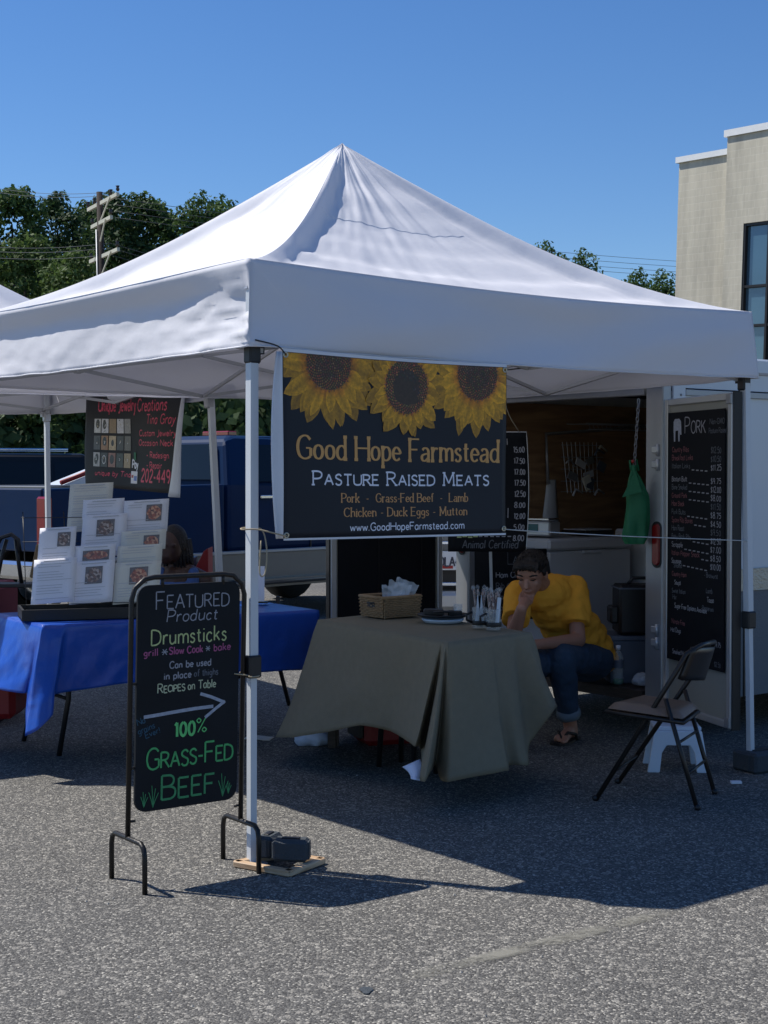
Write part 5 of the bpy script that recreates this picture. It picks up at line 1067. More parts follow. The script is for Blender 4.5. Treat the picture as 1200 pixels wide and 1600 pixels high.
b = B(); b.grid(lambda a, c: V((.0+LN*a, -.04+(TW+.08)*c, zt_-.06+.10*math.sin(math.pi*c)**.35)), 2, 20); b.build('roof', M['trailer'], TR_, thick=.02)
tb('roof_cap', (LN/2, -.035, zt_-.02), (LN, .05, .09), M['trailer'], .02)
tb('floor', (LN/2, TW/2, zf-.02), (LN, TW-.02, .04), M['plyfloor'])
tb('lining_panel', (LN/2, TW-.012, 1.1), (LN-.04, .02, 1.66), M['plyint']); tb('lining_panel', (LN-.01, TW/2, 1.1), (.02, TW-.06, 1.66), M['plyint']); tb('lining_panel', (LN/2+.04, .012, 1.1), (LN-.1, .02, 1.66), M['plyint'])
tb('ceiling_panel', (LN/2, TW/2, 2.0), (LN-.04, TW-.04, .015), M['board2'])
tb('stone_guard', (LN/2+.07, -.046, .50), (LN-.1, .018, .60), M['stoneguard']); tb('tread_plate_strip', (LN/2+.07, -.052, .865), (LN-.1, .022, .125), M['diamond'])
tb('guard_seam', (.62, -.058, .48), (.012, .008, .56), M['black']); tb('latch_box', (.10, -.075, .53), (.09, .04, .16), M['silver'], .01)
for x in (1.5,):
    w = B(); mt = Matrix.Translation((x, -.17, .30)) @ Matrix.Rotation(R(-90), 4, 'X'); w.lathe([(.18, 0), (.28, 0), (.30, .03), (.30, .15), (.28, .18), (.18, .18)], 24, mt, cap=False); wo = w.build('wheel', M['tyre'], TR_); w = B(); w.lathe([(.0, .02), (.18, .02)], 18, mt, cap=False); w.build('rim', M['silver'], wo)
tb('axle', (1.5, TW/2, .20), (.06, TW, .06), M['blackmetal']); tb('wheel', (1.5, TW+.1, .3), (.56, .17, .56), M['tyre'], .12)
for y in (-.008, TW-.045):
    b = B(); pl_ = rr(.052, .967, 1.20, .028, 6); n = len(pl_); b.add([(-.056, y+x, z) for x, z in pl_]+[(-.072, y+x*.8, z if abs(z-1.08) < .09 else 1.0835+(z-1.0835)*.94) for x, z in pl_], [tuple(range(n, 2*n)), *[(i, (i+1) % n, n+(i+1) % n, n+i) for i in range(n)]]); b.build('tail_lamp', M['redlens'], TR_)
    b = B(); pl_ = rr(.070, .957, 1.21, .034, 6); b.add([(-.0565, y+x, z) for x, z in pl_]+[(-.060, y+x, z) for x, z in pl_], [tuple(range(n, 2*n)), *[(i, (i+1) % n, n+(i+1) % n, n+i) for i in range(n)]]); b.build('lamp_gasket', M['black'], TR_)
for z in (.55, .62, 1.52, 1.60):
    b = B(); b.tube([(-.06, -.012, z-.035), (-.06, -.012, z+.03)], .010, 8); b.box((-.06, .005, z), (.012, .045, .035), ch=.003); b.build('hinge', M['silverlight'], TR_)
b = B(); b.tube([(LN*.12, .30, zt_+.02), (LN*.12, .30, zt_+.06)], .12, 16); b.build('vent_base', M['black'], TR_)
b = B(); b.prism([(-.16, 0), (.16, 0), (.05, .10), (-.05, .10)], -.12, .12, Matrix.Translation((LN*.12, .30, zt_+.065)) @ Matrix.Rotation(R(90), 4, 'X')); b.build('roof_vent', M['silverlight'], TR_, bevel=.01)
# door right
def door(ha, hb, z0, z1, label=None):
    d = (hb-ha); Wd = d.length; D = bpy.data.objects.new('door_leaf', None)
    return d, Wd
inv = WM(TR_).inverted()
def leafdoor(a, b_, z0, z1, boardm, facing):
    a, b_ = V(a), V(b_); d = b_-a; Wd = d.length; mt = basis(V((a.x, a.y, 0)), d)
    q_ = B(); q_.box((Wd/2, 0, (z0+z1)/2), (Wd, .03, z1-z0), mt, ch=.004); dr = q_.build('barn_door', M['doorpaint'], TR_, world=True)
    s = facing
    for nm, c, dd in (('door_frame', (.017, s*.02, (z0+z1)/2), (.034, .022, z1-z0)), ('door_frame', (Wd-.02, s*.02, (z0+z1)/2), (.04, .022, z1-z0)), ('door_frame', (Wd/2, s*.0205, z0+.018), (Wd-.08, .02, .036)), ('door_frame', (Wd/2, s*.0205, z1-.018), (Wd-.08, .02, .036))):
        q_ = B(); q_.box(c, dd, mt, ch=.004); q_.build(nm, M['silverlight'], dr, world=True)
    q_ = B(); q_.box((Wd+.004, 0, (z0+z1)/2), (.012, .045, z1-z0+.01), mt); q_.build('gasket', M['black'], dr, world=True)
    for z in (z0+.03, z1-.03):
        q_ = B(); q_.box((Wd-.02, s*.034, z), (.05, .012, .05), mt, ch=.004); q_.build('corner_cap', M['silver'], dr, world=True)
    return dr, mt, Wd
ha, hb = V((1.545, 8.10, 0)), V((1.745, 7.40, 0))
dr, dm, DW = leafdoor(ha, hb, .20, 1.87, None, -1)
# menu board on the right door
mb = thing('pork_price_board', 'tall black chalk price board headed Pork fixed inside the right trailer door', 'price board', tuple(ha+V((0, 0, .5))))
q_ = B(); q_.box((DW/2-.01, -.028, 1.135), (DW-.11, .008, 1.32), dm); q_.build('board', M['board2'], mb, world=True)
fm0 = lambda u, v, h=0: dm @ V((.045+u, -.033-h, .475+v)); fm = wf(fm0, mb)
BWm = DW-.11; BHm = 1.32
rows = [('Country Ribs', '12.50', 'cr', 0), ('Breakfast Links', '10.50', 'cr', 0), ('Italian Links', '11.25', 'cd', 1), None, ('Boston Butt', '9.75', 'cw', 1), ('Bone Smoked', '12.00', 'cd', 1), ('Ground Pork', '8.00', 'cr', 1), ('Ham Steak', '11.50', 'cr', 0), ('Pork Butts', '8.75', 'cd', 1), ('Spare Rib Bones', '4.50', 'cr', 1), ('Ham Roast', '9.50', 'cd', 0), ('Baby Back Ribs', '12.50', 'cd', 1), ('Scrapple', '7.00', 'cw', 1), ('Italian Pepper Snack', '8.50', 'cr', 1), ('Sausage', '10.00', 'cw', 1)]
text(mb, 'chalk_writing', 'Pork', .20, 1.205, .085, M['cw'], fm, width=.22, w=.0065, caps=.75, jit=.05)
text(mb, 'chalk_writing', 'Non-GMO', .47, 1.245, .028, M['cd'], fm, width=.15, w=.004); text(mb, 'chalk_writing', 'Pasture Raised', .46, 1.20, .026, M['cd'], fm, width=.18, w=.0035)
b = B(); b.add([fm(x, y, .0015) for x, y in ((.07, 1.21), (.07, 1.27), (.085, 1.285), (.135, 1.285), (.155, 1.27), (.16, 1.20), (.145, 1.20), (.14, 1.225), (.10, 1.222))], [tuple(range(9))])
b.add([fm(x, y, .0017) for x, y in ((.075, 1.165), (.09, 1.165), (.092, 1.223), (.072, 1.223))], [(0, 1, 2, 3)]); b.add([fm(x, y, .0017) for x, y in ((.125, 1.165), (.14, 1.165), (.142, 1.226), (.122, 1.226))], [(0, 1, 2, 3)]); b.build('chalk_pig_drawing', M['ca'], mb)
y = 1.11; dsh = B()
for r_ in rows:
    if r_ is None: y -= .025; continue
    nm, prc, cc, ds = r_
    text(mb, 'chalk_writing', nm, .055, y, .026, M[cc], fm, width=.0155*len(nm), w=.0040, jit=.08); text(mb, 'chalk_writing', '$'+prc, BWm-.135, y-.012, .029, M['cw' if ds else 'cd'], fm, width=.105, w=.0045, jit=.08)
    if ds:
        for k in range(6):
            u0 = .075+.0155*len(nm)+.047*k
            if u0+.03 < BWm-.15: plate(dsh, u0, y-.012-.002*k, u0+.028, y-.006-.002*k, fm, .0014)
    y -= .0435
for s, u, yy, cc in (('Smoked', .08, .31+.0, 'cd'), ('Country Ham', .06, .235+.0, 'cr'), ('Brat & Dogs', .45, .27, 'cd'), ('Soups', .08, .19, 'cw'), ('Lamb', .46, .18, 'cd'), ('Leg of Lamb', .07, .14, 'cw'), ('Roasts', .44, .13, 'cw')):
    pass
y2 = y+.02
for s, u, dy, cc in (('Smoked', .08, 0, 'cd'), ('Country Ham', .06, .045, 'cr'), ('- Bratwurst', .42, .03, 'cd'), ('Soups', .09, .09, 'cw'), ('Lamb', .44, .11, 'cd'), ('Sweet Italian', .06, .135, 'cd'), ('Tasso', .45, .155, 'cw'), ('Hot', .07, .17, 'cd'), ('Sugar Free Options Available', .09, .215, 'cw'), ('Pepperoni', .40, .20, 'cd'), ('Nitrate Free', .06, .30, 'cr'), ('Hot Dogs', .05, .345, 'cw'), ('$9.75', .53, .375, 'cw'), ('Smoked Neck', .07, .46, 'cw'), ('$2.50', .53, .50, 'cd')):
    text(mb, 'chalk_writing', s, u, max(.02, y2-dy), .024, M[cc], fm, w=.0042, jit=.08)
tag(dsh.build('dash_leaders', M['cw'], mb), kind='stuff')
# left door
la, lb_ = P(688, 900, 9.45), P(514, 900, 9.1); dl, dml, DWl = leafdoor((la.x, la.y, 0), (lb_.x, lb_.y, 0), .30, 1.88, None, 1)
b = B(); b.box((DWl/2, .024, 1.09), (DWl-.10, .008, 1.46), dml); b.build('black_board', M['board2'], dl, world=True)
b = B()
for u in (.15, .45): b.box((u, .030, 1.09), (.006, .004, 1.45), dml)
b.build('board_seam', M['black'], dl, world=True)
# interior
def TI(x, y, z): return RR+td*x+tu*y+V((0, 0, z))
rzT = TR_.rotation_euler[2]
def chest(name, label, x0, x1, y0, y1, z1, m):
    T = thing(name, label, 'freezer', tuple(TI((x0+x1)/2, (y0+y1)/2, zf)), rzT); h = z1-zf
    b = B(); b.box((0, 0, (h-.09)/2+.005), (x1-x0, y1-y0, h-.09), ch=.012); b.build('cabinet', m, T)
    b = B(); b.box((0, 0, h-.045), (x1-x0+.02, y1-y0+.02, .07), ch=.015); b.build('lid', m, T)
    b = B(); b.box((0, -(y1-y0)/2-.008, h-.095), (.16, .02, .02), ch=.004); b.build('lid_handle', m, T); return T
yL = TW-.03
chest('chest_freezer', 'grey white chest freezer along the plywood wall behind the seated man', .14, .86, yL-.60, yL, 1.08, M['freezer'])
chest('second_freezer', 'bright white chest freezer deeper inside the trailer behind the green bag', .98, 1.6, yL-1.05, yL-.35, 1.12, M['freezer2'])
# scale on freezer
sc = thing('price_scale', 'silver electronic price scale with teal display on the grey chest freezer', 'scale', tuple(TI(.28, yL-.33, 1.082)), rzT-R(78)+R(10))
b = B(); b.box((0, 0, .045), (.27, .16, .09), ch=.01); b.build('housing', M['silverlight'], sc); b = B(); b.box((.01, -.082, .05), (.09, .006, .05)); b.build('display', M['lcd'], sc)
b = B(); b.box((0, 0, .105), (.25, .15, .012), ch=.003); b.build('weighing_pan', M['chrome'], sc)
for x in (-.10, -.075): b = B(); b.ball((x, -.083, .03), .007, None, 8, 5); b.build('button', M['black'], sc)
tr2 = thing('black_tray', 'flat black tray lying on the freezer right of the scale', 'tray', tuple(TI(.72, yL-.35, 1.082)), rzT); b = B(); b.box((0, 0, .012), (.26, .22, .024), ch=.004); b.build('base', M['black'], tr2); b = B(); b.box((0, 0, .03), (.24, .20, .008), ch=.002); b.build('rim', M['freezer'], tr2)
# wall things
def onwall(x, z, h=.0): return TI(x, yL-.012-h, z)
fw = lambda u, v, h=0: onwall(u, v, h)
b = B(); b.grid(lambda a, c: onwall(.62+.16*a*(1-.5*c)+.05*c, 1.10+.33*c, .01+.02*math.sin(a*3)), 4, 6); tag(b.build('hanging_paper', M['freezer'], thick=.001), 'white paper sheet hanging askew on the plywood wall', 'paper')
wb = thing('wall_organiser', 'cluttered wire organiser with tools and notes on the plywood wall', 'organiser', tuple(onwall(.95, 1.35)))
b = B()
for i in range(9): b.tube([onwall(.80+.04*i, 1.68, .02), onwall(.82+.035*i, 1.34, .05)], .003, 4)
for z in (1.66, 1.58, 1.50, 1.42, 1.35): b.tube([onwall(.78, z, .03), onwall(1.15, z, .05)], .003, 4)
b.build('wire_grid', M['silver'], wb, world=True)
rnd = random.Random(4)
for i in range(13):
    x, z = rnd.uniform(.82, 1.14), rnd.uniform(1.30, 1.68); mt = basis(onwall(x, z, .05+rnd.random()*.03), td) @ Matrix.Rotation(rnd.uniform(-.6, .6), 4, 'Y'); b = B()
    if i % 3: b.box((0, 0, 0), (rnd.uniform(.04, .10), .008, rnd.uniform(.04, .10)), mt)
    else: b.tube([mt @ V((-.04, 0, 0)), mt @ V((.0, 0, .03)), mt @ V((.05, 0, -.02))], .008, 6)
    b.build('clipped_note' if i % 3 else 'tool', [M['freezer'], M['silver'], M['paper2'], M['floortray']][i % 4], wb, world=True)
b = B(); b.tube([onwall(.66, 1.40, .03), onwall(.64, 1.73, .03), onwall(1.6, 1.80, .04)], .012, 5); tag(b.build('conduit', M['silver']), 'bent silver conduit running up and across the plywood wall', 'conduit')
ws = thing('wire_shelf', 'wire shelf high on the plywood wall', 'shelf', tuple(onwall(1.3, 1.80)))
b = B()
for i in range(26): b.tube([onwall(.86+.04*i, 1.80, .02), onwall(.86+.04*i, 1.80, .20), onwall(.86+.04*i, 1.76, .22)], .002, 4)
for z, h in ((1.80, .02), (1.80, .2), (1.76, .22)): b.tube([onwall(.84, z, h), onwall(1.9, z, h)], .004, 5)
b.build('wires', M['silver'], ws, world=True)
b = B(); b.grid(lambda a, c: onwall(1.9+.22*a, 1.35+.4*c, .01), 2, 2); tag(b.build('wall_notice', M['freezer'], thick=.002), 'pale notice on the plywood wall behind the chain', 'notice')
# chain and green bag
ctop = P(998, 624, 8.15); cbot = P(991, 728, 8.15)
b = B(); NL = 15
for i in range(NL):
    c0 = ctop.lerp(cbot, (i+.5)/NL); mt = Matrix.Translation(c0) @ Matrix.Rotation(R(90)*(i % 2)+.4, 4, 'Z') @ Matrix.Rotation(R(90), 4, 'X')
    ln = (ctop-cbot).length/NL*.72; b.tube([(.008*math.cos(t*.7854), ln*math.sin(t*.7854), 0) for t in range(9)], .0022, 4, mt, cap=False)
tag(b.build('hanging_chain', M['silver']), 'thin metal chain hanging from the trailer header above the green bag', 'chain')
gb = thing('green_tote_bag', 'crumpled green cloth bag hanging on the chain at the trailer opening', 'bag', tuple(P(991, 850, 8.15)))
def bagf(a, c):
    th = a*2*math.pi; zc = c; wv = [(.0, .065), (.08, .085), (.35, .082), (.62, .072), (.82, .04), (.93, .016), (1, .024)]
    for i in range(len(wv)-1):
        if wv[i][0] <= zc <= wv[i+1][0]: t = (zc-wv[i][0])/(wv[i+1][0]-wv[i][0]); r = wv[i][1]*(1-t)+wv[i+1][1]*t; break
    r *= .82; r *= 1+.30*noise.noise(V((math.cos(th)*1.5, math.sin(th)*1.5, zc*3)))+.16*math.sin(th*5+zc*2)*(.4+zc*.6)
    return V((r*math.cos(th)+.012*math.sin(zc*4)+.01*(1-zc), r*.5*math.sin(th), zc*.43))
b = B(); b.grid(bagf, 48, 30); b.build('cloth_body', M['green'], gb)
b = B(); b.add([(-.075, -.05, .255), (.03, -.058, .285), (-.005, -.05, .40)], [(0, 1, 2)]); b.build('folded_flap', M['green'], gb, thick=.004)
b = B(); b.tube([(-.02, 0, .40), (-.028, -.01, .455), (.01, 0, .46), (.022, 0, .40)], .006, 6); b.build('handle', M['green'], gb)
b = B(); b.ball((-.012, -.01, .45), .010, None, 8, 6); b.build('red_clip', M['red'], gb)
# black bag, bin, bottle, wrappers
bb_ = thing('black_cool_bag', 'boxy black insulated bag with top handle on the bin inside the trailer', 'bag', tuple(TI(.22, .36, .555)), rzT-R(35))
b = B(); b.box((0, 0, .14), (.30, .22, .28), ch=.015); b.build('body', M['black'], bb_); b = B(); b.tube([(-.08, 0, .28), (-.05, 0, .315), (.05, 0, .315), (.08, 0, .28)], .010, 8); b.build('handle', M['black'], bb_); b = B(); b.box((0, 0, .262), (.305, .225, .008)); b.build('zip_band', M['floortray'], bb_)
b = B(); b.box((-.17, -.02, .11), (.05, .12, .10), ch=.02); b.build('side_pocket', M['black'], bb_)
bi = thing('storage_bin', 'blue grey plastic bin on the trailer floor under the black bag', 'bin', tuple(TI(.24, .42, zf)), rzT-R(35))
b = B(); b.add([(x*(.86 if z == 0 else 1), y_*(.86 if z == 0 else 1), z) for z in (0, .25) for x, y_ in ((-.2, -.15), (.2, -.15), (.2, .15), (-.2, .15))], [(3, 2, 1, 0), (4, 5, 6, 7), (0, 1, 5, 4), (1, 2, 6, 5), (2, 3, 7, 6), (3, 0, 4, 7)]); b.build('tub', M['floortray'], bi, bevel=.01)
b = B(); b.box((0, 0, .262), (.42, .32, .03), ch=.008); b.build('lid', M['floortray'], bi)
wbt = thing('water_bottle', 'clear plastic water bottle with white cap standing on the trailer sill', 'bottle', tuple(TI(.03, .36, zf+.003)))
b = B(); b.lathe([(.0, 0), (.030, .002), (.032, .03), (.029, .06), (.032, .09), (.032, .145), (.026, .165), (.014, .185), (.012, .20), (.0, .20)], 20, cap=False); b.build('bottle_body', M['glass'], wbt)
b = B(); b.lathe([(.0, .198), (.0145, .198), (.0145, .222), (.0, .224)], 16); b.build('cap', M['paper'], wbt); b = B(); b.lathe([(.0327, .095), (.0327, .14)], 20, cap=False); b.build('label_band', M['floortray'], wbt)
b = B(); b.lathe([(.0, .003), (.029, .004), (.030, .03), (.0, .03)], 16); b.build('green_contents', M['green'], wbt)
p_ = TI(.08, .20, zf+.02); blob('snack_wrapper', 'crumpled clear and white wrapper on the trailer sill right of the bottle', (p_.x, p_.y, p_.z+.02), (.075, .05, .04), M['bag'], 'wrapper', 5)
p_ = TI(.05, .13, zf+.01); b = B(); b.tube([V((p_.x, p_.y-.03, p_.z+.025)), V((p_.x+.03, p_.y, p_.z+.03)), V((p_.x+.07, p_.y+.04, p_.z+.05))], [.016, .02, .02], 12); tag(b.build('orange_roll', M['orange']), 'orange roll of tape lying among wrappers on the trailer sill', 'tape roll')
# price board hanging between banner and trailer
hp = thing('hanging_price_board', 'black chalk price board with curled edge hanging behind the right edge of the banner', 'price board', tuple(P(760, 862, 8.4)))
def fhp(u, v, h=0): return P(700, 862, 8.4)+V((u, .02*math.sin(v*4)-h-(.004 if h else 0), v))+V((.016*math.sin(math.pi*v/.69)*max(0, u/.43), 0, 0))
BWp = (822-700)/F*8.4; BHp = (862-675)/F*8.4
b = B(); b.grid(lambda a, c: fhp(a*BWp, c*BHp), 10, 20); b.build('board', M['board2'], hp, world=True, thick=.004)
b = B(); b.tube([fhp(BWp, BHp*i/20, .0) for i in range(21)]+[fhp(BWp*.6, BHp, 0)], .003, 5); b.build('edge_trim', M['silverlight'], hp, world=True)
fh = wf(fhp, hp)
for i, s in enumerate(('15.00', '17.50', '17.00', '17.50', '12.50', '8.00', '12.00', '5.00', '8.00')):
    text(hp, 'chalk_writing', s, .362, BHp-.115-.062*i, .030, M['cw'], fh, width=.058, w=.0050, jit=.08)
text(hp, 'chalk_writing', 'Animal Certified', .08, .02, .045, M['cd'], fh, width=.31, w=.005, slant=.1)
b = B()
for k in range(6): plate(b, .17+.032*k, .083, .19+.032*k, .089, fh, .002)
tag(b.build('dash_leaders', M['cw'], hp), kind='stuff'); b = B(); plate(b, .325, .19, .33, .245, fh, .002); plate(b, .325, .60, .33, .635, fh, .002); b.build('chalk_rule', M['cw'], hp)
b = B()
for k in range(4): plate(b, .05+.03*k, .078+.004*(k % 2), .075+.03*k, .086+.004*(k % 2), fh, .002)
b.build('lime_scribble', M['cy'], hp)
# leaning chop board behind man
ob = P(742, 968, 8.95); lb2 = thing('leaning_chalk_board', 'black chalk board with chop list leaning on the freezer behind the seated man', 'price board', tuple(ob))
def flb(u, v, h=0): return ob+V((u, v*.12+u*.1-h-(.005 if h else 0), v))
b = B(); b.grid(lambda a, c: flb(a*.44, c*.42-.0), 4, 4); b.build('board', M['board2'], lb2, world=True, thick=.006)
fl2 = wf(flb, lb2)
for i, s in enumerate(('Ham Chops', 'Rib Chops', 'Hanging Tenders', 'Boneless')): text(lb2, 'chalk_writing', s, .13, .25-.065*i, .032, M['cw' if i < 1 else 'cd'], fl2, w=.005, jit=.1)
text(lb2, 'chalk_writing', 'A', .235, .335, .04, M['cd'], fl2, w=.005)
b = B(); plate(b, .20, .40, .203, .33, fl2, .0016); plate(b, .20, .327, .30, .331, fl2, .0018); b.build('chalk_box', M['cd'], lb2)
b = B(); b.tube([P(766, 850, 8.8), P(769, 968, 8.8)], .012, 4); tag(b.build('white_stake', M['trailer']), 'narrow white upright stake in front of the chop board', 'stake')
b = B(); b.tube([P(758, 850, 9.2), P(758, 968, 9.2)], .022, 4); tag(b.build('wooden_stake', M['plyint']), 'brown wooden upright left of the narrow white stake', 'stake')

# ------------------------------------------------------------------ folding chair and stool
ff0, ff1, fr0, fr1 = G(930, 1251), G(965, 1224), G(1090, 1266), G(1117, 1241)
fc = thing('folding_chair', 'brown padded steel folding chair standing empty in front of the trailer door', 'chair', tuple((ff0+ff1+fr0+fr1)/4))
up0, up1 = P(1078, 1016, 6.62), P(1120, 1003, 7.0)
tA, tB = P(1096, 1008, 6.66), P(1116, 1003, 6.95)
b = B(); b.tube([ff0, P(1058, 1047, 6.62), P(1072, 1022, 6.62), tA, tB, P(1108, 1022, 7.0), P(1078, 1060, 7.0), ff1], .0115, 9); b.build('long_leg_frame', M['chairmetal'], fc, world=True)
hgA, hgB = P(1040, 1092, 6.60), P(1070, 1078, 6.98)
for a, c, nm in ((fr0, hgA, 'rear_leg'), (fr1, hgB, 'rear_leg')):
    b = B(); b.tube([a, c], .0105, 8); b.build(nm, M['chairmetal'], fc, world=True)
for t in (.40, .68):
    b = B(); b.tube([hgA.lerp(fr0, t), hgB.lerp(fr1, t)], .007, 6); b.build('cross_bar', M['chairmetal'], fc, world=True)
b = B(); b.tube([ff0.lerp(tA, .2), ff1.lerp(tB, .2)], .007, 6); b.build('cross_bar', M['chairmetal'], fc, world=True)
for a in (ff0, ff1, fr0, fr1): b = B(); b.ball(a+V((0, 0, .012)), .015, None, 8, 6); b.build('rubber_foot', M['black'], fc, world=True)
s0, s1, s2, s3 = P(946, 1112, 6.66), P(1000, 1099, 7.02), P(1092, 1112, 6.90), P(1068, 1130, 6.56)
sq = [s0, s1, s2, s3]
def seatf(top):
    def f(a, c):
        p = s0.lerp(s3, a).lerp(s1.lerp(s2, a), c); e = min(a, 1-a, c, 1-c); rd = min(1, e/.14); p = p.lerp((s0+s1+s2+s3)/4, .04*(1-rd)); p.z += (.016+.034*(1-(1-rd)**2)) if top else -.012*rd; return p
    return f
b = B(); b.grid(seatf(1), 14, 14); b.grid(seatf(0), 14, 14, flip=True); b.build('seat', M['seatvinyl'], fc, world=True, merge=True)
b = B(); b.tube([s0, s3, s2, s1, s0], .009, 6); b.build('seat_rail', M['chairmetal'], fc, world=True)
b = B(); b.grid(lambda a, c: P(1062, 1062, 6.62).lerp(P(1082, 1012, 6.62), c).lerp(P(1098, 1062, 6.98).lerp(P(1114, 1010, 6.98), c), a)+V((.02*math.sin(math.pi*a), 0, 0)), 10, 6); b.build('backrest', M['chairmetal'], fc, world=True, thick=.022)  # shade on the backrest painted in with the dark frame colour
stl = thing('step_stool', 'pale plastic step stool standing behind the folding chair', 'stool', tuple(G(1055, 1200)), R(-4))
b = B(); hz = .235
b.box((0, 0, hz-.012), (.27, .20, .024), ch=.01); b.build('top', M['stoolp'], stl)
stl.scale = (.86, .9, .95)
for yy, in ((-.11,), (.10,)):
    b = B(); outl = [(-.175, 0), (-.095, 0), (-.088, .09), (-.07, .135), (-.03, .155), (.03, .155), (.07, .135), (.088, .09), (.095, 0), (.175, 0), (.15, .15), (.135, hz-.02), (-.135, hz-.02), (-.15, .15)]
    outl = [(-.175, 0), (-.105, 0), (-.092, .10), (-.065, .14), (.065, .14), (.092, .10), (.105, 0), (.175, 0), (.135, hz-.02), (-.135, hz-.02)]
    fq = [((0, 1, 2, 9),), ((2, 3, 9),), ((3, 4, 8, 9),), ((4, 5, 8),), ((5, 6, 7, 8),)]
    y0, y1 = yy-.012, yy+.012; n = len(outl); vs = [(x, y0-(.02 if yy < 0 else -.02)*(1-z/hz), z) for x, z in outl]+[(x, y1-(.02 if yy < 0 else -.02)*(1-z/hz), z) for x, z in outl]
    fs = [f[0] for f in fq]+[tuple(i+n for i in f[0][::-1]) for f in fq]+[(n+i, n+(i+1) % n, (i+1) % n, i) for i in range(n)]
    b.add(vs, fs); b.build('leg_panel', M['stoolp'], stl, bevel=.006)
